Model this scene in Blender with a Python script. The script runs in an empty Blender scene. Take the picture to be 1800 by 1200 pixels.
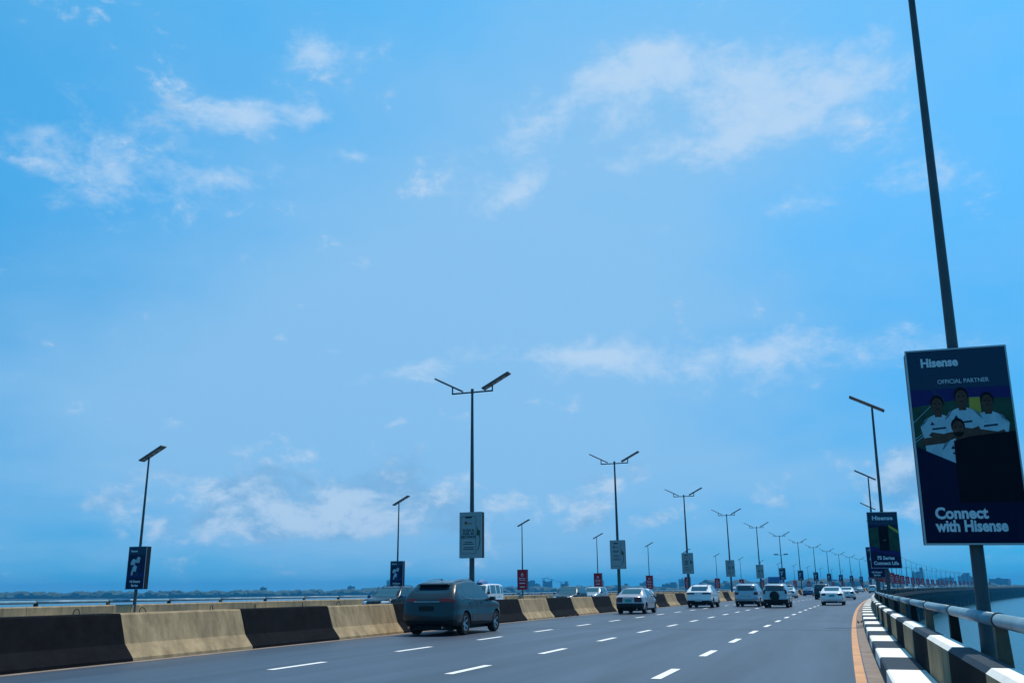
import bpy, bmesh, math, random
import numpy as np
from mathutils import Vector, Matrix
R = math.radians
random.seed(7)
SC = bpy.context.scene
C = SC.collection

# ------------------------------------------------------------------ camera
PITCH, ROLL, FPX, EYE = 0.273113, 0.008973, 1582.3, 1.42
fw = Vector((0, math.cos(PITCH), math.sin(PITCH)))
up0 = Vector((0, -math.sin(PITCH), math.cos(PITCH)))
rt = Vector((1, 0, 0)) * math.cos(ROLL) - up0 * math.sin(ROLL)
upv = up0 * math.cos(ROLL) + Vector((1, 0, 0)) * math.sin(ROLL)
cam_d = bpy.data.cameras.new('camera')
cam = bpy.data.objects.new('camera', cam_d); C.objects.link(cam)
M3 = Matrix((rt, upv, -fw)).transposed()
cam.matrix_world = Matrix.Translation((0, 0, EYE)) @ M3.to_4x4()
cam_d.sensor_width = 36; cam_d.lens = 36 * FPX / 1800
cam_d.shift_x = 0.00361; cam_d.shift_y = -0.00361
cam_d.clip_start = 0.1; cam_d.clip_end = 30000
SC.camera = cam
def pixdir(x, y):            # direction of a place in the sky
    v = fw * FPX + rt * (x - 893.5) - upv * (y - 593.5)
    return v.normalized()

# ------------------------------------------------------------------ light
SUN_EL, SUN_AZ, SUN_STR = R(66), R(46), 4.4      # azimuth clockwise from +Y
sd = Vector((math.sin(SUN_AZ) * math.cos(SUN_EL), math.cos(SUN_AZ) * math.cos(SUN_EL), math.sin(SUN_EL)))
sun_d = bpy.data.lights.new('sun', 'SUN'); sun_d.energy = SUN_STR; sun_d.angle = R(0.6); sun_d.color = (1.0, 0.93, 0.80)
sun = bpy.data.objects.new('sun', sun_d); C.objects.link(sun); sun.location = (0, 0, 300)
sun.rotation_euler = (-sd).to_track_quat('-Z', 'Y').to_euler()
SC.view_settings.view_transform = 'Standard'; SC.view_settings.look = 'None'
SC.view_settings.exposure = 0.0; SC.view_settings.gamma = 1.0

# ------------------------------------------------------------------ sky
world = bpy.data.worlds.new('World'); SC.world = world; world.use_nodes = True
nt = world.node_tree; nt.nodes.clear()
def N(t, **kw):
    n = nt.nodes.new(t)
    for k, v in kw.items(): setattr(n, k, v)
    return n
def L(a, b): nt.links.new(a, b)
def mathn(op, a, b=None, clamp=False):
    n = N('ShaderNodeMath', operation=op); n.use_clamp = clamp
    for i, v in enumerate((a, b)):
        if v is None: continue
        if hasattr(v, 'is_linked'): L(v, n.inputs[i])
        else: n.inputs[i].default_value = v
    return n.outputs[0]
def vdot(a, vec):
    n = N('ShaderNodeVectorMath', operation='DOT_PRODUCT'); L(a, n.inputs[0]); n.inputs[1].default_value = vec
    return n.outputs['Value']
def smooth(v, a, b, lo=0.0, hi=1.0):
    n = N('ShaderNodeMapRange', interpolation_type='SMOOTHSTEP'); L(v, n.inputs['Value'])
    for k, x in zip(('From Min', 'From Max', 'To Min', 'To Max'), (a, b, lo, hi)): n.inputs[k].default_value = x
    return n.outputs['Result']
tc = N('ShaderNodeTexCoord'); D = tc.outputs['Generated']
sky = N('ShaderNodeTexSky', sky_type='NISHITA'); sky.sun_disc = False
sky.sun_elevation = SUN_EL; sky.sun_rotation = SUN_AZ
sky.air_density = 1.0; sky.dust_density = 0.0; sky.ozone_density = 3.0; sky.altitude = 0
# a colour grade of the whole sky by height (the photograph is strongly saturated, deepest blue low down)
sepd = N('ShaderNodeSeparateXYZ'); L(D, sepd.inputs[0])
ramp = N('ShaderNodeValToRGB'); L(sepd.outputs[2], ramp.inputs[0]); cr = ramp.color_ramp
stops = [(0.0, (.04, .62, 1.50)), (.046, (.045, .64, 1.32)), (.082, (.08, .73, 1.30)), (.143, (.17, .92, 1.36)), (.266, (.34, 1.34, 1.66)), (.386, (.55, 1.82, 2.05)), (.6, (.80, 2.4, 2.45))]
while len(cr.elements) < len(stops): cr.elements.new(0.5)
for e, (p_, c_) in zip(cr.elements, stops): e.position = p_; e.color = (*c_, 1)
tint = N('ShaderNodeMix', data_type='RGBA', blend_type='MULTIPLY'); tint.inputs['Factor'].default_value = 1; tint.clamp_result = False
L(sky.outputs[0], tint.inputs[6]); L(ramp.outputs[0], tint.inputs[7])
# clouds: fractal noise on a cloud layer + a few banks where the photograph has them
sep = N('ShaderNodeSeparateXYZ'); L(D, sep.inputs[0])
den = mathn('ADD', mathn('MAXIMUM', sep.outputs[2], 0.0), 0.16)
comb = N('ShaderNodeCombineXYZ'); L(mathn('DIVIDE', sep.outputs[0], den), comb.inputs[0]); L(mathn('DIVIDE', sep.outputs[1], den), comb.inputs[1])
def noise(scale, detail, rough, vec, dist=0.0, off=(0, 0, 0), st=(1, 1, 1), rot=0):
    mp = N('ShaderNodeMapping'); L(vec, mp.inputs[0]); mp.inputs[1].default_value = off; mp.inputs[3].default_value = st; mp.inputs[2].default_value = (0, 0, rot)
    n = N('ShaderNodeTexNoise'); L(mp.outputs[0], n.inputs['Vector'])
    n.inputs['Scale'].default_value = scale; n.inputs['Detail'].default_value = detail; n.inputs['Roughness'].default_value = rough; n.inputs['Distortion'].default_value = dist
    return n.outputs['Fac']
n_big = noise(1.1, 3, 0.5, comb.outputs[0], 0.2, (3.1, 1.7, 0))
n_fib = noise(9.0, 7, 0.62, D, 0.25, (0.4, 0.2, 0.9), (1.0, 1.0, 1.7))
n_fin = noise(26.0, 6, 0.65, D, 0.3, (2.4, 0.2, 0.9), (1, 1, 1.6))
def lobe(px, py, sx, sy, ang, w=1.0, acc=None, k=1.7):
    c = pixdir(px, py); u = pixdir(px + 5, py) - c; a = R(ang)
    u = (u - c * u.dot(c)).normalized(); v = c.cross(u) * -1
    if v.dot(upv) < 0: v = -v
    e1 = u * math.cos(a) + v * math.sin(a); e2 = v * math.cos(a) - u * math.sin(a); e3 = e1.cross(e2)
    mp = N('ShaderNodeMapping', vector_type='TEXTURE'); L(D, mp.inputs[0])
    mp.inputs[1].default_value = c; mp.inputs[2].default_value = Matrix((e1, e2, e3)).transposed().to_euler(); mp.inputs[3].default_value = (k * sx / FPX, k * sy / FPX, 0.8)
    g_ = N('ShaderNodeTexGradient', gradient_type='QUADRATIC_SPHERE'); L(mp.outputs[0], g_.inputs[0])
    m = N('ShaderNodeMath', operation='MULTIPLY_ADD'); L(g_.outputs['Fac'], m.inputs[0]); m.inputs[1].default_value = w * 1.3
    if acc is None: m.inputs[2].default_value = 0.0
    else: L(acc, m.inputs[2])
    return m.outputs[0]
# (px, py, sx, sy, tilt, weight): wispy banks
W = [(960, 210, 190, 70, 28, .50), (1130, 115, 130, 62, 10, .46), (1330, 140, 230, 75, 12, .46), (1300, 245, 150, 58, 14, .50),
     (1140, 275, 120, 60, 25, .26), (1520, 160, 180, 130, 10, .28), (905, 345, 95, 40, 22, .48), (430, 205, 140, 42, 2, .44), (560, 205, 60, 30, 0, .30), (385, 315, 110, 38, 0, .36),
     (200, 310, 150, 80, -12, .28), (90, 225, 80, 70, 0, .34), (565, 95, 80, 36, 0, .40), (620, 275, 50, 20, 0, .30), (1010, 625, 220, 38, 0, .54), (1330, 625, 280, 54, 8, .46),
     (1570, 320, 180, 46, 8, .30), (1380, 362, 70, 26, 0, .34), (720, 648, 140, 30, 10, .28), (540, 805, 60, 55, 20, .22), (1640, 620, 160, 50, 0, .22), (1330, 690, 80, 30, 0, .18)]
B = [(425, 858, 120, 56, 22, .55), (400, 915, 150, 34, 0, .38), (600, 880, 150, 66, 12, .60), (740, 880, 130, 60, 0, .46), (620, 930, 160, 30, 0, .30), (830, 930, 90, 50, 0, .30),
     (1085, 848, 100, 46, 25, .52), (1025, 920, 60, 30, 15, .36), (1140, 915, 60, 30, 15, .36), (1570, 850, 100, 80, 20, .40), (1370, 888, 60, 30, 0, .26), (1620, 830, 80, 50, 20, .3),
     (180, 890, 70, 34, 0, .30), (240, 845, 160, 40, 12, .24), (500, 990, 40, 30, 0, .30), (330, 990, 40, 22, 0, .28), (910, 870, 70, 40, 0, .26), (1380, 840, 50, 30, 20, .26), (700, 990, 70, 26, 0, .2), (1240, 980, 160, 24, 0, .14)]
def addup(lst, k=1.7):
    acc = None
    for (x, y, sx, sy, a, w) in lst: acc = lobe(x, y, sx, sy, a, w, acc, k)
    return acc
wisp_m = addup(W); bank_m = addup(B)
nn = mathn('ADD', mathn('MULTIPLY', n_fib, 0.58), mathn('MULTIPLY', n_fin, 0.42))
wisp = smooth(mathn('ADD', mathn('MULTIPLY', mathn('SUBTRACT', nn, 0.5), 2.1), wisp_m), 0.13, 0.70)
bank = smooth(mathn('ADD', mathn('MULTIPLY', mathn('SUBTRACT', nn, 0.5), 2.4), bank_m), 0.17, 0.56)
# thin veil over most of the sky, thicker in the middle of the view
veil_m = addup([(720, 500, 760, 420, 20, .58), (860, 760, 900, 240, 0, .50), (1300, 220, 560, 280, 15, .28), (1250, 930, 500, 130, 0, .22), (560, 900, 420, 130, 0, .2)], 1.9)
veil = mathn('MULTIPLY', smooth(mathn('ADD', mathn('MULTIPLY', mathn('SUBTRACT', mathn('ADD', mathn('MULTIPLY', n_big, .7), mathn('MULTIPLY', n_fib, .3)), 0.5), 1.1), veil_m), -0.12, 0.72), 0.82)
mixv = N('ShaderNodeMix', data_type='RGBA'); L(veil, mixv.inputs['Factor']); L(tint.outputs[2], mixv.inputs[6]); mixv.inputs[7].default_value = (3.3, 6.4, 9.8, 1)
mixw = N('ShaderNodeMix', data_type='RGBA'); L(mathn('MULTIPLY', wisp, 0.62), mixw.inputs['Factor']); L(mixv.outputs[2], mixw.inputs[6]); mixw.inputs[7].default_value = (6.8, 8.5, 10.5, 1)
# cumulus near the horizon: white tops, grey-blue bases
n_off = noise(9.0, 7, 0.62, D, 0.25, (0.4, 0.2, 0.9 + 0.055), (1.0, 1.0, 1.7))
shade = smooth(mathn('SUBTRACT', n_fib, n_off), -0.10, 0.12)
ccol = N('ShaderNodeMix', data_type='RGBA'); L(shade, ccol.inputs['Factor']); ccol.inputs[6].default_value = (2.3, 5.0, 8.2, 1); ccol.inputs[7].default_value = (6.2, 8.0, 10.0, 1)
mixb = N('ShaderNodeMix', data_type='RGBA'); L(mathn('MULTIPLY', bank, 0.70), mixb.inputs['Factor']); L(mixw.outputs[2], mixb.inputs[6]); L(ccol.outputs[2], mixb.inputs[7])
bg = N('ShaderNodeBackground'); bg.inputs['Strength'].default_value = 0.088; L(mixb.outputs[2], bg.inputs['Color'])
world.cycles.sampling_method = 'MANUAL'; world.cycles.sample_map_resolution = 512
out = N('ShaderNodeOutputWorld'); L(bg.outputs[0], out.inputs[0])

# ------------------------------------------------------------------ materials
def mat(name, col, rough=0.6, metal=0.0, spec=0.5, coat=0.0, var=0.0, vscale=3.0, bump=0.0, bscale=20.0, emis=None, var2=None, coords='Object', stretch=(1, 1, 1)):
    m = bpy.data.materials.new(name); m.use_nodes = True
    t = m.node_tree; b = t.nodes['Principled BSDF']
    b.inputs['Base Color'].default_value = (*col, 1); b.inputs['Roughness'].default_value = rough; b.inputs['Metallic'].default_value = metal
    b.inputs['Specular IOR Level'].default_value = spec; b.inputs['Coat Weight'].default_value = coat; b.inputs['Coat Roughness'].default_value = 0.05
    if var or bump:
        tcn = t.nodes.new('ShaderNodeTexCoord'); mp = t.nodes.new('ShaderNodeMapping'); mp.inputs[3].default_value = stretch
        t.links.new(tcn.outputs[coords], mp.inputs[0])
    if var:
        n = t.nodes.new('ShaderNodeTexNoise'); n.inputs['Scale'].default_value = vscale; n.inputs['Detail'].default_value = 6; n.inputs['Roughness'].default_value = 0.65
        t.links.new(mp.outputs[0], n.inputs['Vector'])
        r = t.nodes.new('ShaderNodeValToRGB'); r.color_ramp.elements[0].position = 0.3; r.color_ramp.elements[1].position = 0.7
        c2 = var2 if var2 else tuple(min(1, c * (1 + var)) for c in col)
        r.color_ramp.elements[0].color = (*[c * (1 - var) for c in col], 1); r.color_ramp.elements[1].color = (*c2, 1)
        t.links.new(n.outputs['Fac'], r.inputs[0]); t.links.new(r.outputs[0], b.inputs['Base Color'])
    if bump:
        n2 = t.nodes.new('ShaderNodeTexNoise'); n2.inputs['Scale'].default_value = bscale; n2.inputs['Detail'].default_value = 5
        t.links.new(mp.outputs[0], n2.inputs['Vector'])
        bp = t.nodes.new('ShaderNodeBump'); bp.inputs['Strength'].default_value = bump; bp.inputs['Distance'].default_value = 0.02
        t.links.new(n2.outputs['Fac'], bp.inputs['Height']); t.links.new(bp.outputs[0], b.inputs['Normal'])
    if emis: b.inputs['Emission Color'].default_value = (*emis[:3], 1); b.inputs['Emission Strength'].default_value = emis[3]
    return m
Mt = {}
Mt['asphalt'] = mat('asphalt', (0.036, 0.056, 0.084), 0.5, spec=0.4, var=0.34, vscale=0.9, bump=0.2, bscale=60, coords='UV', stretch=(1.0, 0.06, 1))
Mt['line_white'] = mat('road_paint_white', (0.72, 0.72, 0.70), 0.6, var=0.12, vscale=2.5, coords='UV')
Mt['line_orange'] = mat('road_paint_orange', (0.52, 0.24, 0.08), 0.6, var=0.28, vscale=1.6, coords='UV')
Mt['gutter'] = mat('dusty_gutter', (0.20, 0.15, 0.12), 0.9, var=0.3, vscale=1.5, coords='UV')
Mt['concrete'] = mat('weathered_tan_concrete', (0.27, 0.20, 0.115), 0.9, spec=0.2, var=0.42, vscale=2.6, bump=0.3, bscale=30, stretch=(1, 1, 0.35))
Mt['black_paint'] = mat('weathered_black_paint', (0.0045, 0.005, 0.0068), 0.9, spec=0.08, var=0.55, vscale=3.0, bump=0.2, bscale=30)
Mt['kerb_white'] = mat('kerb_white_paint', (0.78, 0.76, 0.68), 0.7, var=0.10, vscale=3.0)
Mt['kerb_black'] = mat('kerb_faded_black_paint', (0.012, 0.028, 0.045), 0.7, spec=0.2, var=0.3, vscale=3.0)
Mt['deck'] = mat('bridge_concrete', (0.035, 0.037, 0.036), 0.95, spec=0.1, var=0.3, vscale=0.4)
Mt['pole'] = mat('galvanised_pole', (0.06, 0.075, 0.085), 0.5, spec=0.3, metal=0.2, var=0.15, vscale=4)
Mt['head'] = mat('lamp_housing', (0.10, 0.105, 0.11), 0.5, metal=0.3)
Mt['solar'] = mat('solar_cells', (0.012, 0.015, 0.035), 0.15)
Mt['led'] = mat('led_lens', (0.30, 0.28, 0.25), 0.35)
Mt['pipe'] = mat('painted_steel_pipe', (0.15, 0.27, 0.33), 0.45, metal=0.0, var=0.3, vscale=2.2)
Mt['collar'] = mat('pipe_collar', (0.05, 0.06, 0.07), 0.5, metal=0.4)
Mt['post_brown'] = mat('rusty_brown_post', (0.13, 0.085, 0.055), 0.75, var=0.4, vscale=6)
Mt['post_black'] = mat('black_post', (0.010, 0.011, 0.012), 0.8, spec=0.15)
Mt['rebar'] = mat('rebar', (0.03, 0.022, 0.018), 0.8)
Mt['glass'] = mat('tinted_glass', (0.006, 0.022, 0.034), 0.05, spec=0.9)
Mt['glass_clear'] = mat('pale_glass', (0.03, 0.09, 0.11), 0.05, spec=1.0)
Mt['rubber'] = mat('tyre_rubber', (0.015, 0.015, 0.016), 0.85, spec=0.2)
Mt['rim'] = mat('alloy_rim', (0.45, 0.47, 0.50), 0.3, metal=0.9)
Mt['plastic'] = mat('black_plastic', (0.012, 0.012, 0.013), 0.6, spec=0.2)
Mt['chrome'] = mat('chrome_trim', (0.6, 0.62, 0.65), 0.15, metal=1.0)
Mt['red_lens'] = mat('tail_lamp_lens', (0.085, 0.004, 0.008), 0.2, spec=0.4)
Mt['head_lens'] = mat('head_lamp_lens', (0.55, 0.60, 0.62), 0.1, spec=0.9)
Mt['amber'] = mat('amber_lens', (0.5, 0.14, 0.01), 0.2)
Mt['plate'] = mat('number_plate', (0.45, 0.50, 0.48), 0.5)
Mt['plate_green'] = mat('green_number_plate', (0.03, 0.26, 0.22), 0.5)
def paint(n, c, rough=0.22, metal=0.2): return mat(n, c, rough, metal, 0.5, coat=0.7)
Mt['p_grey'] = mat('car_paint_slate', (0.012, 0.022, 0.028), 0.3, 0.1, 0.35, coat=0.30)
Mt['p_silver'] = paint('car_paint_champagne', (0.40, 0.37, 0.38), 0.28, 0.45)
Mt['p_white'] = paint('car_paint_white', (0.66, 0.68, 0.68), 0.22, 0.0)
Mt['p_blue'] = paint('car_paint_silver_blue', (0.30, 0.38, 0.44), 0.26, 0.4)
Mt['p_silv2'] = paint('car_paint_silver', (0.34, 0.38, 0.40), 0.26, 0.4)
Mt['p_black'] = mat('car_paint_black', (0.006, 0.007, 0.009), 0.25, 0.0, 0.3, coat=0.2)
Mt['p_deep'] = paint('car_paint_deep_blue', (0.012, 0.055, 0.16), 0.2, 0.2)
Mt['tarp'] = mat('blue_tarp', (0.03, 0.13, 0.30), 0.7)
Mt['white_print'] = mat('print_white', (0.52, 0.62, 0.66), 0.5, spec=0.1)
Mt['navy'] = mat('print_navy', (0.006, 0.014, 0.055), 0.35, spec=0.1)
Mt['navy_deep'] = mat('print_deep_navy', (0.0035, 0.004, 0.03), 0.35, spec=0.1)
Mt['teal_head'] = mat('print_slate_blue', (0.014, 0.045, 0.085), 0.35, spec=0.1)
Mt['p_green'] = mat('print_pitch_green', (0.018, 0.06, 0.042), 0.4, var=0.4, vscale=5, spec=0.1)
Mt['p_yellow'] = mat('print_yellow', (0.35, 0.30, 0.05), 0.4, spec=0.1)
Mt['shirt'] = mat('print_shirt_white', (0.30, 0.46, 0.52), 0.45, var=0.18, vscale=7, spec=0.1)
Mt['skin'] = mat('print_skin', (0.075, 0.045, 0.035), 0.5, var=0.3, vscale=12, spec=0.1)
Mt['hair'] = mat('print_hair', (0.006, 0.005, 0.006), 0.5, spec=0.1)
Mt['screen_black'] = mat('print_black_screen', (0.0018, 0.0018, 0.007), 0.4, spec=0.1)
Mt['violet'] = mat('print_violet', (0.02, 0.018, 0.11), 0.4, spec=0.1)
Mt['red'] = mat('print_red', (0.42, 0.010, 0.025), 0.5, spec=0.1)
Mt['pale'] = mat('print_pale_grey', (0.26, 0.33, 0.34), 0.45, spec=0.1)
Mt['pale_text'] = mat('print_dark_text', (0.012, 0.03, 0.035), 0.5, spec=0.1)
Mt['p_screen'] = mat('print_pale_screen', (0.32, 0.40, 0.42), 0.45, spec=0.1)
Mt['edge'] = mat('panel_aluminium_edge', (0.35, 0.38, 0.40), 0.4, metal=0.6)
Mt['edge_dark'] = mat('panel_dark_side', (0.02, 0.022, 0.026), 0.5, spec=0.1)
Mt['city'] = [mat('city_concrete_%d' % i, c, 0.8, var=0.3, vscale=0.06) for i, c in enumerate([(0.12, 0.12, 0.11), (0.08, 0.085, 0.09), (0.17, 0.16, 0.14), (0.10, 0.09, 0.075)])]
Mt['trees'] = mat('far_foliage', (0.028, 0.05, 0.022), 0.9, var=0.5, vscale=0.05)
Mt['land'] = mat('far_land', (0.05, 0.055, 0.04), 0.9)
# water
wm = bpy.data.materials.new('lagoon_water'); wm.use_nodes = True
t = wm.node_tree; b = t.nodes['Principled BSDF']
b.inputs['Base Color'].default_value = (0.02, 0.075, 0.10, 1); b.inputs['Roughness'].default_value = 0.16; b.inputs['IOR'].default_value = 1.33
g = t.nodes.new('ShaderNodeNewGeometry'); n1 = t.nodes.new('ShaderNodeTexNoise'); n1.inputs['Scale'].default_value = 0.35; n1.inputs['Detail'].default_value = 7; n1.inputs['Roughness'].default_value = 0.6
t.links.new(g.outputs['Position'], n1.inputs['Vector'])
bp = t.nodes.new('ShaderNodeBump'); bp.inputs['Strength'].default_value = 0.75; bp.inputs['Distance'].default_value = 0.7
t.links.new(n1.outputs['Fac'], bp.inputs['Height']); t.links.new(bp.outputs[0], b.inputs['Normal'])
Mt['water'] = wm

# ------------------------------------------------------------------ road alignment: s along, o to the right, z up
X0, Y0, TH0 = 2.578, 38.013, 0.351874
K0, K1, K2 = 4.844e-4, -6.5467e-7, 5.73e-11
S_A = np.arange(-140, 1602, 1.0)
def heading(s):
    s = np.asarray(s, float); sp = np.clip(s, 0, 760)
    th = TH0 + K0 * sp + .5 * K1 * sp ** 2 + K2 * sp ** 3 + np.minimum(s, 0) * K0
    return th + np.maximum(s - 760, 0) * 1.0e-4
_th = heading(S_A); _tm = heading(S_A[:-1] + .5)
_x = np.concatenate([[0], np.cumsum(np.sin(_tm))]); _y = np.concatenate([[0], np.cumsum(np.cos(_tm))])
_i0 = int(np.where(S_A == 0)[0][0]); _x += X0 - _x[_i0]; _y += Y0 - _y[_i0]
def rp(s, o, z=0.0):
    th = float(heading(s)); x = float(np.interp(s, S_A, _x)); y = float(np.interp(s, S_A, _y))
    return Vector((x + o * math.cos(th), y - o * math.sin(th), z))

# ------------------------------------------------------------------ object helpers
def tag(o, label=None, cat=None, group=None, kind=None):
    if label: o['label'] = label
    if cat: o['category'] = cat
    if group: o['group'] = group
    if kind: o['kind'] = kind
    return o
def empty(name, loc=(0, 0, 0), rz=0.0):
    o = bpy.data.objects.new(name, None); C.objects.link(o); o.location = loc; o.rotation_euler = (0, 0, rz); o.empty_display_size = 0.3
    return o
def put(name, me, material=None, parent=None, loc=(0, 0, 0), rot=(0, 0, 0)):
    if material is not None and len(me.materials) == 0: me.materials.append(material)
    o = bpy.data.objects.new(name, me); C.objects.link(o); o.location = loc; o.rotation_euler = rot
    if parent is not None: o.parent = parent
    return o
class MB:
    def __init__(s): s.v = []; s.f = []
    def add(s, vs, fs):
        k = len(s.v); s.v += [tuple(p) for p in vs]; s.f += [tuple(i + k for i in f) for f in fs]; return s
    def box(s, x0, x1, y0, y1, z0, z1):
        vs = [(x0, y0, z0), (x1, y0, z0), (x1, y1, z0), (x0, y1, z0), (x0, y0, z1), (x1, y0, z1), (x1, y1, z1), (x0, y1, z1)]
        return s.add(vs, [(0, 3, 2, 1), (4, 5, 6, 7), (0, 1, 5, 4), (1, 2, 6, 5), (2, 3, 7, 6), (3, 0, 4, 7)])
    def tube(s, a, b, r0, r1=None, n=10, cap=True):
        a = Vector(a); b = Vector(b); r1 = r0 if r1 is None else r1
        d = (b - a).normalized(); u = d.orthogonal().normalized(); w = d.cross(u)
        vs = []
        for p, r in ((a, r0), (b, r1)):
            for i in range(n):
                t = 2 * math.pi * i / n; vs.append(p + u * r * math.cos(t) + w * r * math.sin(t))
        fs = [(i, (i + 1) % n, n + (i + 1) % n, n + i) for i in range(n)]
        if cap: fs += [tuple(range(n - 1, -1, -1)), tuple(range(n, 2 * n))]
        return s.add(vs, fs)
    def poly(s, pts): return s.add(pts, [tuple(range(len(pts)))])
    def mesh(s, name, smooth=False, bevel=0.0):
        me = bpy.data.meshes.new(name); me.from_pydata(s.v, [], s.f); me.update()
        if bevel:
            bm = bmesh.new(); bm.from_mesh(me); bmesh.ops.bevel(bm, geom=bm.edges[:], offset=bevel, segments=1, affect='EDGES'); bm.to_mesh(me); bm.free()
        if smooth: me.polygons.foreach_set('use_smooth', [True] * len(me.polygons)); me.update()
        return me
    def build(s, name, material, parent=None, loc=(0, 0, 0), rot=(0, 0, 0), smooth=False, bevel=0.0):
        return put(name, s.mesh(name, smooth, bevel), material, parent, loc, rot)
def autosmooth(o, ang=35):
    me = o.data; me.polygons.foreach_set('use_smooth', [True] * len(me.polygons))
    try: me.set_sharp_from_angle(angle=R(ang))
    except Exception: pass
def sweep(name, prof, s0, s1, ds, material, closed=False, parent=None, kind=None):
    ss = np.arange(s0, s1 + 1e-6, ds); n = len(prof); vs = []; uv = []
    for s in ss:
        for (o, z) in prof: vs.append(rp(s, o, z)); uv.append((o, s))
    fs = []
    m = n if closed else n - 1
    for i in range(len(ss) - 1):
        for j in range(m):
            a = i * n + j; b_ = i * n + (j + 1) % n; fs.append((a, a + n, b_ + n, b_))
    if closed: fs += [tuple(range(n)), tuple(range((len(ss) - 1) * n + n - 1, (len(ss) - 1) * n - 1, -1))]
    me = bpy.data.meshes.new(name); me.from_pydata([tuple(v) for v in vs], [], fs); me.update()
    ul = me.uv_layers.new(name='UVMap')
    for lp in me.loops: ul.data[lp.index].uv = uv[lp.vertex_index]
    bm = bmesh.new(); bm.from_mesh(me); bmesh.ops.recalc_face_normals(bm, faces=bm.faces[:]) if closed else None; bm.to_mesh(me); bm.free()
    o = put(name, me, material, parent)
    if kind: o['kind'] = kind
    return o
def copy_tree(o, parent=None):
    c = o.copy(); C.objects.link(c); c.parent = parent
    for ch in o.children: copy_tree(ch, c)
    return c
_tcache = {}
def text_mesh(txt, size, bold=0.0, space=1.0, align='CENTER'):
    k = (txt, size, bold, space, align)
    if k in _tcache: return _tcache[k]
    cu = bpy.data.curves.new('txt', 'FONT'); cu.body = txt; cu.size = size; cu.align_x = align; cu.offset = bold; cu.extrude = 0.001
    cu.space_character = space; cu.resolution_u = 3; cu.space_line = 0.95
    ob = bpy.data.objects.new('txt', cu); C.objects.link(ob)
    dg = bpy.context.evaluated_depsgraph_get(); me = bpy.data.meshes.new_from_object(ob.evaluated_get(dg))
    bpy.data.objects.remove(ob); me.name = 'lettering'; me.materials.clear(); _tcache[k] = me
    return me

# ------------------------------------------------------------------ setting: bridge, water, far shore
WATER_Z = -9.4
wmb = MB(); wmb.poly([(-6000, -3000, WATER_Z), (6000, -3000, WATER_Z), (6000, 6000, WATER_Z), (-6000, 6000, WATER_Z)])
tag(wmb.build('water', Mt['water']), kind='structure')
OM = -5.0                                     # axis of the median
OE, OEL = 10.56, 2 * OM - 10.56
bridge = empty('bridge', rp(0, OM, 0)); tag(bridge, kind='structure')
def child(o):                                 # keep the mesh in world space under the bridge
    o.parent = bridge; o.matrix_parent_inverse = Matrix.Translation(-bridge.location); return o
def sym(o): return 2 * OM - o
child(sweep('deck_slab', [(12.45, -0.02), (12.45, -0.75), (11.2, -0.85), (sym(11.2), -0.85), (sym(12.45), -0.75), (sym(12.45), -0.02)], -120, 1500, 6, Mt['deck'], closed=True))
for o0 in (9.8, 3.5, -3.2, -6.8, -13.5, -19.8):
    child(sweep('girder', [(o0 + 0.35, -0.83), (o0 + 0.5, -2.9), (o0 - 0.5, -2.9), (o0 - 0.35, -0.83)], -120, 1500, 10, Mt['deck'], closed=True))
pm = MB()
pm.box(-0.9, 0.9, 1.6, 17, -4.3, -2.88); pm.box(-0.9, 0.9, -17, -1.6, -4.3, -2.88)
cap_me = pm.mesh('cap', bevel=0.08)
pl = MB()
for yy in (-15, -11.5, -8, -4.2, 4.2, 8, 11.5, 15):
    pl.tube((0, yy, -11.0), (0, yy, -4.28), 0.62, n=12)
pile_me = pl.mesh('piles')
pc = MB(); pc.box(-1.6, 1.6, -16.6, -2.6, -8.9, -6.6); pc.box(-1.6, 1.6, 2.6, 16.6, -8.9, -6.6); pc_me = pc.mesh('pilecap')
for k in range(-4, 56):
    s = 20 + 26.6 * k; p = rp(s, OM, 0); rz = math.pi / 2 - float(heading(s))
    for nm, me in (('pier_cap', cap_me), ('pier_column', pile_me), ('pile_cap', pc_me)):
        o = put(nm, me, Mt['deck'], None, p, (0, 0, rz)); child(o)
for nm, a, c in (('road', -4.3, 10.9), ('opposite_road', sym(10.9), sym(-4.3))):
    tag(sweep(nm, [(a, 0), (c, 0)], -120, 1500, 3, Mt['asphalt']), kind='structure')
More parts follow.
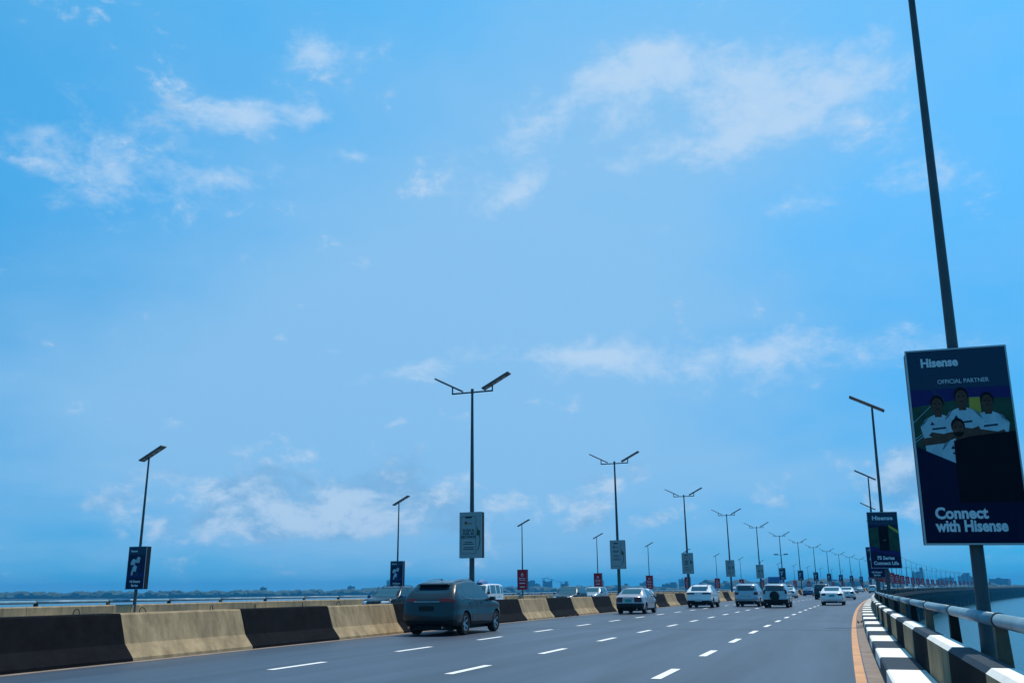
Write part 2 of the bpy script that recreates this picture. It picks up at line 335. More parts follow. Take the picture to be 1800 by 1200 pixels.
# dusty strip by the kerb and by the median
def strip(nm, a, c, m, z=0.004, s0=-120, s1=700, ds=3, parent=None): return sweep(nm, [(a, z), (c, z)], s0, s1, ds, m, parent=parent)
tag(strip('gutter', 10.64, 10.9, Mt['gutter']), kind='structure')
tag(strip('median_gutter', -4.30, -4.02, Mt['gutter']), kind='structure')
tag(strip('edge_line', 10.46, 10.62, Mt['line_orange'], 0.006), kind='structure')
tag(strip('opposite_edge_line', sym(10.62), sym(10.46), Mt['line_orange'], 0.006), kind='structure')
lm = empty('lane_markings', rp(0, 0, 0)); tag(lm, kind='structure')
PH = 0.0
for oo in (0.0, 3.69, 7.38, sym(0), sym(3.69), sym(7.38)):
    nb = 0
    for k in range(-18, 48):
        s = 0.3 + 5.35 * k
        d = MB(); pts = [rp(s, oo - .085, 0.006), rp(s, oo + .085, 0.006), rp(s + 2.0, oo + .085, 0.006), rp(s + 2.0, oo - .085, 0.006)]
        cpt = rp(s, oo, 0)
        d.poly([tuple(q - cpt) for q in pts]); o = d.build('dash', Mt['line_white'], None, cpt)
        o.parent = lm; o.matrix_parent_inverse = Matrix.Translation(-lm.location)
    m = MB()
    for k in range(48, 130):
        s = 0.3 + 5.35 * k
        m.poly([tuple(rp(s, oo - .085, 0.008)), tuple(rp(s, oo + .085, 0.008)), tuple(rp(s + 2.0, oo + .085, 0.008)), tuple(rp(s + 2.0, oo - .085, 0.008))])
    o = m.build('far_dashes', Mt['line_white']); o['kind'] = 'stuff'; o.parent = lm; o.matrix_parent_inverse = Matrix.Translation(-lm.location)
# expansion joints
ej = empty('expansion_joints', rp(0, 4, 0)); tag(ej, kind='structure')
Mt['joint'] = mat('joint_seal', (0.035, 0.042, 0.05), 0.7)
for s in (-2.2, 7.0, 16, 29, 42, 69, 95, 122, 148, 175):
    m = MB(); a = [rp(s, -4.0, .005), rp(s, 10.45, .005), rp(s + .09, 10.45, .005), rp(s + .09, -4.0, .005)]
    m.poly([tuple(q) for q in a]); o = m.build('joint', Mt['joint']); o.parent = ej; o.matrix_parent_inverse = Matrix.Translation(-ej.location)

# ------------------------------------------------------------------ median barriers (precast, each a thing)
SEG = 4.4
def barrier_mesh(s0, phase):
    prof = [(-4.30, 0.0), (-4.31, 0.07), (-4.56, 0.36), (-4.76, 0.97), (-4.79, 1.0), (-5.21, 1.0), (-5.24, 0.97), (-5.44, 0.36), (-5.69, 0.07), (-5.70, 0.0)]
    rnd = random.Random(int(s0 * 10))
    j = rnd.uniform(-.025, .025); dz = rnd.uniform(-.015, .015)
    ss = np.linspace(s0 + .012, s0 + SEG - .012, 4); base = rp(s0 + SEG / 2, OM, 0); vs = []; n = len(prof)
    for s in ss:
        for (o, z) in prof: vs.append(rp(s, o + j, z + (dz if z > .5 else 0)) - base)
    fs = []
    for i in range(3):
        for q in range(n - 1): a = i * n + q; fs.append((a, a + n, a + n + 1, a + 1))
    fs += [tuple(range(n)), tuple(range(3 * n + n - 1, 3 * n - 1, -1))]
    me = bpy.data.meshes.new('concrete_barrier'); me.from_pydata([tuple(v) for v in vs], [], fs); me.update()
    bm = bmesh.new(); bm.from_mesh(me); bmesh.ops.recalc_face_normals(bm, faces=bm.faces[:]); bm.to_mesh(me); bm.free()
    return me, base
hook = MB()
pp = [(0.075 * math.cos(a), 0, 0.13 * math.sin(a)) for a in np.linspace(0, math.pi, 9)]
for a, c in zip(pp[:-1], pp[1:]): hook.tube(a, c, 0.011, n=5)
hook_me = hook.mesh('loop'); hook_me.materials.append(Mt['rebar'])
BL = {-1: 'black barrier segment showing just ahead of the slate crossover', 0: 'tan barrier segment between two black ones just ahead of the slate crossover', 1: 'black barrier segment with dark scraps of rubbish at its foot', 2: 'tan barrier segment following the black one with rubbish at its foot',
      3: 'black barrier segment just short of the champagne sedan', 4: 'tan barrier segment half hidden behind the champagne sedan', -4: 'tan barrier segment just behind the tail of the slate crossover', -6: 'tan barrier segment below the post of the nearer far-side dark blue panel', -5: 'black barrier segment between two tan ones behind the slate crossover'}
for k in range(-18, 130):
    s0 = 6.5 + SEG * k
    black = (k % 2 != 0)
    me, base = barrier_mesh(s0, k)
    me.materials.append(Mt['black_paint'] if black else Mt['concrete'])
    o = bpy.data.objects.new('concrete_barrier', me); C.objects.link(o); o.location = base
    tag(o, ('black painted' if black else 'bare tan') + ' concrete median barrier segment in the row down the bridge', 'barrier', ('black' if black else 'tan') + ' median barrier segments')
    if k in BL: o['label'] = BL[k]
    if -40 < s0 < 60:
        th = float(heading(s0))
        for q in (0.22, 0.78):
            h = bpy.data.objects.new('lifting_loop', hook_me); C.objects.link(h); h.parent = o
            h.location = rp(s0 + SEG * q, OM + random.uniform(-.1, .1), 0.985) - base; h.rotation_euler = (random.uniform(-.3, .3), random.uniform(-.2, .2), math.pi / 2 - th + random.uniform(-.8, .8))

# ------------------------------------------------------------------ kerbs and parapets
def kerb(side, name):
    sg = (lambda o: o) if side > 0 else sym
    k = empty(name, rp(0, sg(11.2), 0)); tag(k, kind='structure')
    st = 2.7; i0 = -45; nblk = 0
    for i in range(i0, 190):
        s0 = -2.11 + st * i
        w = (i % 2 == 0)
        base = rp(s0, sg(11.2), 0); a = 10.9
        vs = []
        for s in (s0 + .008, s0 + st / 2, s0 + st - .008):
            for (o, z) in ((a, 0), (a + .01, .19), (a + .04, .21), (11.46, .21), (11.46, 0)): vs.append(rp(s, sg(o), z) - base)
        fs = []
        for r in range(2):
            for q in range(4): x = r * 5 + q; fs.append((x, x + 5, x + 6, x + 1))
        fs += [(0, 1, 2, 3, 4), (14, 13, 12, 11, 10)]
        me = bpy.data.meshes.new('kerb_stone'); me.from_pydata([tuple(v) for v in vs], [], fs); me.update()
        bm = bmesh.new(); bm.from_mesh(me); bmesh.ops.recalc_face_normals(bm, faces=bm.faces[:]); bm.to_mesh(me); bm.free()
        o = put('kerb_stone', me, Mt['kerb_white'] if w else Mt['kerb_black'], k, base - k.location)
    return k
kerb(1, 'kerb'); kerb(-1, 'opposite_kerb')
def parapet(side, name, label, hz=.745, striped=True):
    sg = (lambda o: o) if side > 0 else sym
    P = empty(name, rp(0, sg(11.6), 0)); tag(P, label, 'parapet')
    st = 2.95
    s_min, n_ind = -60, 200
    for i in range(-20, 200):
        s0 = -6.97 + st * i; dark = (i % 2 != 0)
        base = rp(s0, sg(11.6), 0); vs = []
        pr = ((11.465, 0.0), (11.48, hz - .045), (11.53, hz), (11.72, hz), (11.725, 0.0))
        for s in (s0 + .01, s0 + st / 2, s0 + st - .01):
            for (o, z) in pr: vs.append(rp(s, sg(o), z) - base)
        fs = []
        for r in range(2):
            for q in range(4): x = r * 5 + q; fs.append((x, x + 5, x + 6, x + 1))
        fs += [(0, 1, 2, 3, 4), (14, 13, 12, 11, 10)]
        me = bpy.data.meshes.new('wall_block'); me.from_pydata([tuple(v) for v in vs], [], fs); me.update()
        bm = bmesh.new(); bm.from_mesh(me); bmesh.ops.recalc_face_normals(bm, faces=bm.faces[:]); bm.to_mesh(me); bm.free()
        dark = dark and striped
        me.materials.append(Mt['black_paint'] if dark else Mt['concrete']); me.materials.append(Mt['kerb_black'] if dark else Mt['kerb_white'])
        for p_ in me.polygons: p_.material_index = 1 if (p_.normal.z > .6 and striped) else 0
        put('wall_block', me, None, P, base - P.location)
    far = sweep('far_wall', [(sg(11.465), 0), (sg(11.48), hz), (sg(11.725), hz), (sg(11.725), 0)], -6.97 + st * 200, 1500, 8, Mt['concrete'], closed=True)
    far['kind'] = 'stuff'; far.parent = P; far.matrix_parent_inverse = Matrix.Translation(-P.location)
    # posts and pipe with collars
    sp = 4.05; sgn = 1 if side > 0 else -1
    post = MB()
    prof = [(-.07, .01), (-.07, .55), (-.055, 1.04), (.055, 1.04), (.07, .55), (.09, .01)]
    vs = [(-.075, q[0] * sgn, q[1]) for q in prof] + [(.075, q[0] * sgn, q[1]) for q in prof]; n = len(prof)
    post.add(vs, [tuple(range(n)), tuple(range(2 * n - 1, n - 1, -1))] + [(i, (i + 1) % n, n + (i + 1) % n, n + i) for i in range(n)])
    pmesh = []
    for mm in ('post_brown', 'post_black'):
        me = post.mesh('post'); bm = bmesh.new(); bm.from_mesh(me); bmesh.ops.recalc_face_normals(bm, faces=bm.faces[:]); bm.to_mesh(me); bm.free(); me.materials.append(Mt[mm]); pmesh.append(me)
    col = MB(); col.tube((-.03, 0, 0), (.03, 0, 0), 0.078, n=14); col_me = col.mesh('collar', smooth=False); col_me.materials.append(Mt['collar'])
    tb = MB(); tb.tube((0, 0, 0), (sp + .01, 0, 0), 0.066, n=14, cap=True); tb_me = tb.mesh('pipe'); tb_me.materials.append(Mt['pipe'])
    for p in tb_me.polygons: p.use_smooth = len(p.vertices) == 4
    far_b = MB()
    for i in range(-12, 170):
        s = -18.4 + sp * i; th = float(heading(s)); base = rp(s, sg(11.8), 0)
        put('post', pmesh[1 if i % 2 else 0], None, P, rp(s, sg(11.80), 0) - P.location, (0, 0, -th + math.pi / 2))
        q2 = rp(s + sp, sg(11.80), 1.095); p1 = rp(s, sg(11.80), 1.095); dd = q2 - p1
        pi_ = put('pipe', tb_me, None, P, p1 - P.location, (0, 0, math.atan2(dd.y, dd.x)))
        if s < 190: put('collar', col_me, None, pi_, (0, 0, 0))
    return P
parapet(1, 'parapet_railing', 'striped concrete parapet with leaning posts and pale blue pipe handrail beside the kerb')
parapet(-1, 'opposite_parapet_railing', 'low concrete parapet with pipe handrail beyond the oncoming carriageway', .93, False)

# ------------------------------------------------------------------ street lamps
def lamp_head(parent, loc, side, rot=0.0):
    """flat solar bar, higher at its outer end; local x is the direction of the high end times side"""
    h = MB(); h.box(-.52, .95, -.2, .2, -.035, .035)
    o = h.build('lamp_head', Mt['head'], parent, loc, (0, -R(27) * 1.0, 0) if side > 0 else (0, -R(27), math.pi), bevel=0.012)
    s = MB(); s.box(-.50, .93, -.185, .185, .0355, .042); s.build('solar_panel', Mt['solar'], o)
    for k in range(4):
        m = MB(); m.box(-.42 + k * .3, -.20 + k * .3, -.12, .12, -.043, -.0355); m.build('led_module', Mt['led'], o)
    b = MB(); b.tube((0, 0, -.20), (0, 0, -.03), .035, n=8); b.build('bracket', Mt['pole'], parent, loc)
    return o
def make_twin():
    r = empty('street_lamp')
    m = MB(); m.tube((0, 0, .98), (0, 0, 10.30), .125, .055, n=14); autosmooth(m.build('pole', Mt['pole'], r))
    m = MB(); m.box(-.22, .22, -.17, .17, .98, 1.03); m.tube((0, 0, 1.0), (0, 0, 1.5), .15, .135, n=12); m.build('base_plate', Mt['pole'], r)
    m = MB(); m.tube((-1.0, 0, 10.26), (1.0, 0, 10.26), .038, n=8); m.tube((0, 0, 10.2), (0, 0, 10.42), .07, n=10); m.build('cross_arm', Mt['pole'], r)
    for sd_ in (-1, 1):
        m = MB(); m.tube((sd_ * 1.0, 0, 10.23), (sd_ * 1.0, 0, 10.56), .035, n=8); m.build('riser', Mt['pole'], r)
        lamp_head(r, (sd_ * 1.0, 0, 10.60), sd_)
    return r
def make_single(side, H, z0):
    r = empty('street_lamp')
    m = MB(); m.tube((0, 0, z0), (0, 0, H - .12), .085, .042, n=14); autosmooth(m.build('pole', Mt['pole'], r))
    m = MB(); m.box(-.17, .17, -.17, .17, z0, z0 + .04); m.tube((0, 0, z0), (0, 0, z0 + .35), .12, .11, n=12); m.build('base_plate', Mt['pole'], r)
    lamp_head(r, (0, 0, H), side)
    return r
twin = make_twin(); single_r = make_single(-1, 8.65, -0.02); single_l = make_single(1, 8.0, -0.02)
def place(o, s, off, label, group):
    o.location = rp(s, off, 0); o.rotation_euler = (0, 0, -float(heading(s))); tag(o, label, 'street lamp', group); return o
SP = 26.61
med_s = [1.22 + SP * i for i in range(0, 30)]; right_s = [-24.3] + [3.2 + SP * i for i in range(0, 29)]; left_s = [-.82 + SP * i for i in range(0, 30)]
med_lab = {0: 'twin-armed median street lamp carrying the scan and fuel panel', 1: 'twin-armed median street lamp carrying the pale panel headed EASY', 2: 'twin-armed median street lamp carrying the find fuel fast panel',
           5: 'twin-armed median street lamp with a second cross-bar of small cameras halfway up'}
for n_, s in enumerate(med_s):
    i = n_; o = twin if n_ == 0 else copy_tree(twin)
    place(o, s, -5.0, med_lab.get(i, 'twin-armed median street lamp further along the curving row'), 'twin-armed lamps along the median')
    if i == 5:
        m = MB(); m.tube((-1.15, 0, 7.05), (1.15, 0, 7.05), .03, n=6); cb = m.build('cross_bar', Mt['pole'], o)
        for x in (-1.1, -.85, -.6, .6, .85, 1.1):
            m = MB(); m.box(x - .1, x + .1, -.1, .1, 7.07, 7.24); m.build('cctv_camera', Mt['head'], cb)  # small camera boxes standing on the lower cross-bar, no lamps
r_lab = {0: 'single-head street lamp rising behind the large blue footballers panel by the parapet', 1: 'single-head street lamp on the parapet carrying the 7S Series panel', 2: 'single-head street lamp on the parapet carrying the Hi-Smart panel'}
single_n = make_single(-1, 9.9, -0.02)
for i, s in enumerate(right_s):
    o = single_n if i == 0 else single_r if i == 1 else copy_tree(single_r)
    place(o, s, 11.93, r_lab.get(i, 'single-head street lamp further along the pipe-railed parapet of the curve'), 'single lamps along the near parapet')
    o.rotation_euler = (0, R(1.4), -float(heading(s)))
l_lab = {0: 'single-head street lamp across the road carrying the nearer dark blue panel', 1: 'single-head street lamp across the road carrying the dark blue panel behind the slate crossover', 2: 'single-head street lamp carrying the red panel between the minibus and the dark oncoming car', 3: 'single-head street lamp just left of the EASY panel lamp carrying a red panel', 4: 'single-head street lamp whose red panel rises behind the champagne sedan'}
for n_, s in enumerate(left_s):
    i = n_; o = single_l if n_ == 0 else copy_tree(single_l)
    place(o, s, sym(12.0) + .48, l_lab.get(i, 'single-head street lamp on the far parapet carrying a red panel' if i > 1 else 'single-head street lamp on the far parapet beyond the left of the barriers'), 'single lamps along the far parapet')

# ------------------------------------------------------------------ advertising panels (print faces -y)
PW, PHT = 1.06, 1.98
def rect(m, x0, x1, z0, z1, y): m.poly([(x0, y, z0), (x1, y, z0), (x1, y, z1), (x0, y, z1)]); return m
def panel_base(label, group, face_mat, edge='edge'):
    r = empty('advertising_panel'); tag(r, label, 'advertising panel', group)
    b = MB(); b.box(-PW / 2, PW / 2, -.15, .15, 0, PHT); b.build('panel_box', Mt['edge_dark'], r, bevel=0.006)
    fr = MB()
    for (x0, x1, z0, z1) in ((-PW / 2 - .006, -PW / 2 + .010, -.006, PHT + .006), (PW / 2 - .010, PW / 2 + .006, -.006, PHT + .006), (-PW / 2 + .010, PW / 2 - .010, -.006, .010), (-PW / 2 + .010, PW / 2 - .010, PHT - .010, PHT + .006)):
        fr.box(x0, x1, -.164, -.146, z0, z1)
    fr.build('frame', Mt[edge], r)
    f = MB(); f.box(-PW / 2 + .011, PW / 2 - .011, -.158, -.1515, .011, PHT - .011); face = f.build('printed_face', Mt[face_mat], r)
    cl = MB(); cl.box(-.14, .14, -.02, .15, PHT * .2, PHT * .24); cl.box(-.14, .14, -.02, .15, PHT * .76, PHT * .8)
    return r, face
def txt(face, s, size, x, z, m, bold=0.0, space=1.0, y=-.161, sx=1.0, align='CENTER'):
    o = put('lettering', text_mesh(s, size, bold, space, align), None, face, (x, y, z), (math.pi / 2, 0, 0)); o.scale = (sx, 1, 1)
    if len(o.data.materials) == 0: o.data.materials.append(Mt[m])
    return o
def pr(face, name, m, pts, y):
    b = MB(); b.poly([(p[0], y, p[1]) for p in pts]); return b.build(name, Mt[m], face)
def ell(cx, cz, rx, rz, n=18, a0=0, a1=360): return [(cx + rx * math.cos(R(a)), cz + rz * math.sin(R(a))) for a in np.linspace(a0, a1, n, endpoint=(a1 - a0 < 359))]
def player(face, x, z, s, y, arms=True, beard=False):
    P = lambda pts: [(x + p[0] * s, z + p[1] * s) for p in pts]
    # white shirt with sloping shoulders
    pr(face, 'printed_shirt', 'shirt', P([(-.20, -.75), (.20, -.75), (.21, -.30), (.25, -.12), (.17, -.015), (.06, .03), (-.06, .03), (-.17, -.015), (-.25, -.12), (-.21, -.30)]), y)
    pr(face, 'printed_skin', 'skin', P([(-.045, .0), (.045, .0), (.05, .1), (-.05, .1)]), y - .0005)
    pr(face, 'printed_skin', 'hair', P(ell(0, .185, .088, .10)), y - .0008)
    pr(face, 'printed_skin', 'skin', P(ell(0, .15, .074, .098)), y - .0011)
    if beard: pr(face, 'printed_hair', 'hair', P(ell(0, .125, .070, .078, 12, 195, 345)), y - .0014)
    for q in (-.03, .03): pr(face, 'printed_hair', 'hair', P([(q - .016, .165), (q + .016, .165), (q + .016, .178), (q - .016, .178)]), y - .0014)
    pr(face, 'printed_hair', 'hair', P([(-.025, .105), (.025, .105), (.02, .112), (-.02, .112)]), y - .0016)
    for q in (-1, 1):
        for k in range(3): pr(face, 'printed_stripe', 'navy', P([(q * (.12 + .028 * k), .012 - k * .012), (q * (.128 + .028 * k), .010 - k * .012), (q * (.19 + .02 * k), -.07 - k * .02), (q * (.182 + .02 * k), -.07 - k * .02)]), y - .0010)
    if arms:
        pr(face, 'printed_skin', 'skin', P([(-.27, -.28), (-.22, -.36), (.10, -.33), (.20, -.26), (.17, -.20), (.02, -.25), (-.18, -.26)]), y - .0016)
        pr(face, 'printed_skin', 'skin', P([(.27, -.28), (.23, -.35), (-.05, -.30), (-.15, -.23), (-.11, -.19), (.05, -.22), (.2, -.24)]), y - .0019)
    pr(face, 'printed_crest', 'navy', P([(-.12, -.10), (-.06, -.10), (-.09, -.055)]), y - .0013)
    pr(face, 'printed_lettering_bar', 'teal_head', P([(-.10, -.165), (.10, -.150), (.10, -.125), (-.10, -.140)]), y - .0013)
def put_panel(r, s, o, z, sc=(1, 1, 1)):
    r.scale = sc; r.location = rp(s, o, z) ; r.rotation_euler = (0, 0, -float(heading(s))); return r
# -- large near panel: Hisense / Official partner / Connect with Hisense
g_h = 'dark blue advertising panels on the near parapet lamps'
r, f = panel_base('large dark blue panel with three footballers in white and the words Connect with Hisense', g_h, 'navy_deep')
x0, x1 = -PW / 2 + .012, PW / 2 - .012
pr(f, 'printed_header', 'teal_head', [(x0, 1.56), (x1, 1.56), (x1, PHT - .012), (x0, PHT - .012)], -.1586)
pr(f, 'printed_pitch', 'p_green', [(x0, .90), (x0, 1.38), (x0 + .28, 1.50), (x1, 1.50), (x1, .74), (-.05, .74)], -.1590)
pr(f, 'printed_stand', 'violet', [(x0, 1.38), (x0, 1.558), (x1, 1.558), (x1, 1.44), (.1, 1.46)], -.1594)
pr(f, 'printed_beam', 'teal_head', [(-.30, 1.558), (-.27, 1.558), (-.16, 1.44), (-.19, 1.43)], -.1597)
pr(f, 'printed_flag', 'p_yellow', [(.08, 1.32), (.2, 1.28), (.2, 1.46), (.09, 1.46)], -.1597)
for k, (a, c) in enumerate([((x0, 1.05), (-.12, 1.28)), ((x0, 1.22), (-.3, 1.40)), ((x0, 1.02), (-.36, 1.12))]):
    pr(f, 'printed_pitch_line', 'shirt', [a, (a[0], a[1] + .006), (c[0], c[1] + .006), c], -.1597)
player(f, -.25, 1.27, .80, -.1600); player(f, .27, 1.28, .80, -.1622); player(f, .01, 1.33, .84, -.1640); player(f, -.06, 1.02, .82, -.1662, arms=False, beard=True)
pr(f, 'printed_band', 'navy_deep', [(x0, .022), (x1, .022), (x1, .90), (.22, .88), (-.09, .78), (-.40, .92), (x0, .98)], -.1690)
pr(f, 'printed_screen', 'screen_black', [(-.13, .40), (x1, .40), (x1, 1.10), (.05, 1.06), (-.12, 1.02)], -.1696)
txt(f, 'Hisense', .125, -.18, 1.80, 'white_print', .005, 1.0, sx=1.0, y=-.1612)
txt(f, 'OFFICIAL PARTNER', .062, -.22, 1.615, 'white_print', 0, 1.0, y=-.1612, align='LEFT')
txt(f, 'Connect', .152, -.40, .25, 'white_print', .006, 1.0, y=-.1702, align='LEFT')
txt(f, 'with Hisense', .152, -.40, .125, 'white_print', .006, 1.0, y=-.1702, align='LEFT', sx=.9)
put_panel(r, right_s[0], 11.98, 1.90, (1.08, 1, 1.215))
r.rotation_euler[1] = R(1.2)
# -- 7S Series panel
r, f = panel_base('dark blue panel with a tall black appliance over green pitch reading 7S Series Connect Life', g_h, 'navy')
pr(f, 'printed_header', 'teal_head', [(x0, 1.52), (x1, 1.52), (x1, PHT - .012), (x0, PHT - .012)], -.1586)
pr(f, 'printed_pitch', 'p_green', [(x0, .78), (x1, .52), (x1, 1.36), (.2, 1.5), (x0, 1.40)], -.1590)
pr(f, 'printed_flag', 'p_yellow', [(.2, 1.44), (x1, 1.20), (x1, 1.32), (.2, 1.52)], -.1593)
pr(f, 'printed_beam', 'violet', [(x0, .78), (x0, .62), (x1, .40), (x1, .56)], -.1593)
pr(f, 'printed_appliance', 'screen_black', [(-.17, .60), (.17, .60), (.17, 1.47), (-.17, 1.47)], -.1600)
for q in (-.02, .04): pr(f, 'printed_highlight', 'shirt', [(q, .97), (q + .02, .97), (q + .02, .99), (q, .99)], -.1605)
txt(f, 'Hisense', .20, 0, 1.70, 'white_print', .006, 1.0, sx=1.15)
txt(f, '7S Series', .165, 0, .30, 'white_print', .006); txt(f, 'Connect Life', .165, 0, .12, 'white_print', .006)
put_panel(r, right_s[1], 11.98, 2.13, (1.06, 1, 1.10))
r.rotation_euler[1] = R(1.2)
# -- Hi-Smart panel(s)
def hismart(label, group, s, o, z, big=True):
    r, f = panel_base(label, group, 'navy')
    pr(f, 'printed_header', 'teal_head', [(x0, 1.60), (x1, 1.60), (x1, PHT - .012), (x0, PHT - .012)], -.1586)
    pr(f, 'printed_beam', 'violet', [(x0, .52), (x1, .60), (x1, .78), (x0, .66)], -.1590)
    for k, (a, c, w, m) in enumerate([(-.2, 1.25, .16, 'shirt'), (.08, 1.35, .13, 'p_screen'), (-.1, .95, .15, 'shirt'), (.14, 1.0, .12, 'violet'), (-.22, .78, .07, 'p_screen'), (.05, .72, .09, 'teal_head')]):
        pr(f, 'printed_shape', m, [(a - w, c - .12), (a + w * .6, c - .14), (a + w, c + .10), (a, c + .17), (a - w * .8, c + .06)], -.1594 - .0004 * k)
    txt(f, 'Hisense', .13, -.2, 1.73, 'white_print', .004); txt(f, 'Hi-Smart', .17, 0, .30, 'white_print', .005); txt(f, 'Series', .17, 0, .12, 'white_print', .005)
    return put_panel(r, s, o, z)
hismart('dark blue panel reading Hi-Smart Series just behind the 7S Series panel', g_h, right_s[2], 12.0, 2.0)
g_l = 'dark blue panels on the far parapet lamps'
ol = sym(12.0) + .48
hismart('narrow-looking dark blue panel on the far parapet lamp above the tan barrier segments', g_l, left_s[0], ol + .02, 1.62)
hismart('dark blue panel on the far parapet lamp just behind the slate crossover', g_l, left_s[1], ol + .02, 1.62)
# -- pale fuel panels in the median
g_f = 'pale fuel panels on the median lamps'
def fuel(label, lines, s, size=.15):
    r, f = panel_base(label, g_f, 'pale')
    # outlined phone
    for (a, c, d, e) in ((-.47, -.455, .18, 1.80), (.24, .255, .18, 1.80), (-.455, .24, .18, .195), (-.455, .24, 1.785, 1.80)):
        pr(f, 'printed_outline', 'pale_text', [(a, d), (c, d), (c, e), (a, e)], -.1590)
    pr(f, 'printed_notch', 'pale_text', [(-.25, 1.72), (.05, 1.72), (.07, 1.785), (-.27, 1.785)], -.1590)
    pr(f, 'printed_emblem', 'pale_text', ell(-.22, 1.50, .07, .08), -.1590); pr(f, 'printed_emblem', 'p_yellow', ell(-.20, 1.46, .045, .05), -.1594); pr(f, 'printed_emblem', 'red', ell(-.17, 1.51, .03, .04), -.1597)
    for k in range(2): pr(f, 'printed_small_print', 'pale_text', [(-.10, 1.46 + k * .035), (.08, 1.46 + k * .035), (.08, 1.475 + k * .035), (-.10, 1.475 + k * .035)], -.1590)
    z = 1.14
    for i, l in enumerate(lines): txt(f, l, size, -.105, z, 'pale_text', .005); z -= size * .93
    z -= .05
    for k, w in enumerate((.17, .25, 0, .24, .26)):
        if w: pr(f, 'printed_small_print', 'pale_text', [(-.1 - w, z - k * .075), (-.1 + w, z - k * .075), (-.1 + w, z - k * .075 + .032), (-.1 - w, z - k * .075 + .032)], -.1590)
    # fuel nozzle and hose on the right
    Mt.setdefault('nozzle', mat('print_nozzle_green', (0.012, 0.06, 0.03), 0.5))
    pr(f, 'printed_nozzle', 'nozzle', [(.27, .98), (.42, .94), (.46, 1.02), (.46, 1.16), (.36, 1.22), (.30, 1.36), (.28, 1.35), (.30, 1.18)], -.1592)
    hp = [(.43, .95), (.45, .75), (.40, .50), (.34, .36), (.30, .32)]
    pr(f, 'printed_hose', 'pale_text', [(p[0] - .018, p[1]) for p in hp] + [(p[0] + .018, p[1]) for p in reversed(hp)], -.1590)
    return put_panel(r, s, -5.0, 2.80)
fuel('pale panel with a phone outline and fuel nozzle reading Scan and Fuel in Seconds', ['SCAN &', 'FUEL IN', 'SECONDS'], med_s[0], .155)
fuel('pale panel with a phone outline and fuel nozzle headed EASY', ['EASY'], med_s[1], .19)
fuel('pale panel with a phone outline and fuel nozzle reading Find Fuel Fast', ['FIND', 'FUEL', 'FAST'], med_s[2], .17)
for k in (3, 4): fuel('small pale fuel panel on a median lamp beyond the find fuel fast one', ['FIND', 'FUEL', 'FAST'], med_s[k], .17)
# -- small dark panels farther down the median
src = hismart('small dark blue panel on a far median lamp', 'small dark blue panels on far median lamps', med_s[5], -5.0, 2.8)
for s in med_s[6:20]: put_panel(copy_tree(src), s, -5.0, 2.8)
# -- red panels
rr, f = panel_base('red panel with white lettering on a far parapet lamp', 'red panels along the far parapet', 'red')
pr(f, 'printed_emblem', 'white_print', [(-.12, 1.32), (-.06, 1.32), (-.06, 1.48), (0, 1.54), (.06, 1.48), (.06, 1.32), (.12, 1.32), (.12, 1.52), (0, 1.66), (-.12, 1.52)], -.1592)
txt(f, 'Buy Now', .17, 0, 1.08, 'white_print', .004); txt(f, 'Pay Later', .17, 0, .90, 'white_print', .004)
for z, w in ((.60, .30), (.24, .26)): pr(f, 'printed_small_print', 'white_print', [(-w, z), (w, z), (w, z + .08), (-w, z + .08)], -.1592)
RED = []
for i, s in enumerate(left_s[2:]):
    o = rr if i == 0 else copy_tree(rr)
    put_panel(o, s, ol + .02, 1.45); RED.append(o)
for i, s in enumerate(right_s[3:]):
    o = copy_tree(rr); put_panel(o, s, 12.0, 2.1); tag(o, 'red panel with white lettering on a near parapet lamp of the far curve', None, 'red panels along the near parapet curve')

for o, l in zip(RED[1:5], ('red panel on the lamp just left of the median lamp with the EASY panel', 'red panel rising from behind the roof of the champagne sedan', 'red panel overlapped by the post of the find fuel fast lamp', 'red panel above the front of the white coupe-roofed car')): o['label'] = l
rr['label'] = 'red Buy Now Pay Later panel between the white minibus and the oncoming dark car'

# ------------------------------------------------------------------ vehicles
def chaikin(p, n=2):
    p = [tuple(q) for q in p]
    for _ in range(n):
        q = [p[0]]
        for a, c in zip(p[:-1], p[1:]):
            q += [(a[0] * .75 + c[0] * .25, a[1] * .75 + c[1] * .25), (a[0] * .25 + c[0] * .75, a[1] * .25 + c[1] * .75)]
        p = q + [p[-1]]
    return p
def resample(p, n):
    p = np.array(p, float); d = np.concatenate([[0], np.cumsum(np.hypot(*np.diff(p, axis=0).T))]); t = np.linspace(0, d[-1], n)
    return np.stack([np.interp(t, d, p[:, 0]), np.interp(t, d, p[:, 1])], 1)
def smoothst(a, b, x):
    t = min(1, max(0, (x - a) / (b - a))); return t * t * (3 - 2 * t)
def cyl_bm(bm, x, y0, y1, z, r, n=28):
    v0 = [bm.verts.new((x + r * math.cos(2 * math.pi * i / n), y0, z + r * math.sin(2 * math.pi * i / n))) for i in range(n)]
    v1 = [bm.verts.new((x + r * math.cos(2 * math.pi * i / n), y1, z + r * math.sin(2 * math.pi * i / n))) for i in range(n)]
    for i in range(n): bm.faces.new((v0[i], v1[i], v1[(i + 1) % n], v0[(i + 1) % n]))
    bm.faces.new(v0); bm.faces.new(list(reversed(v1)))
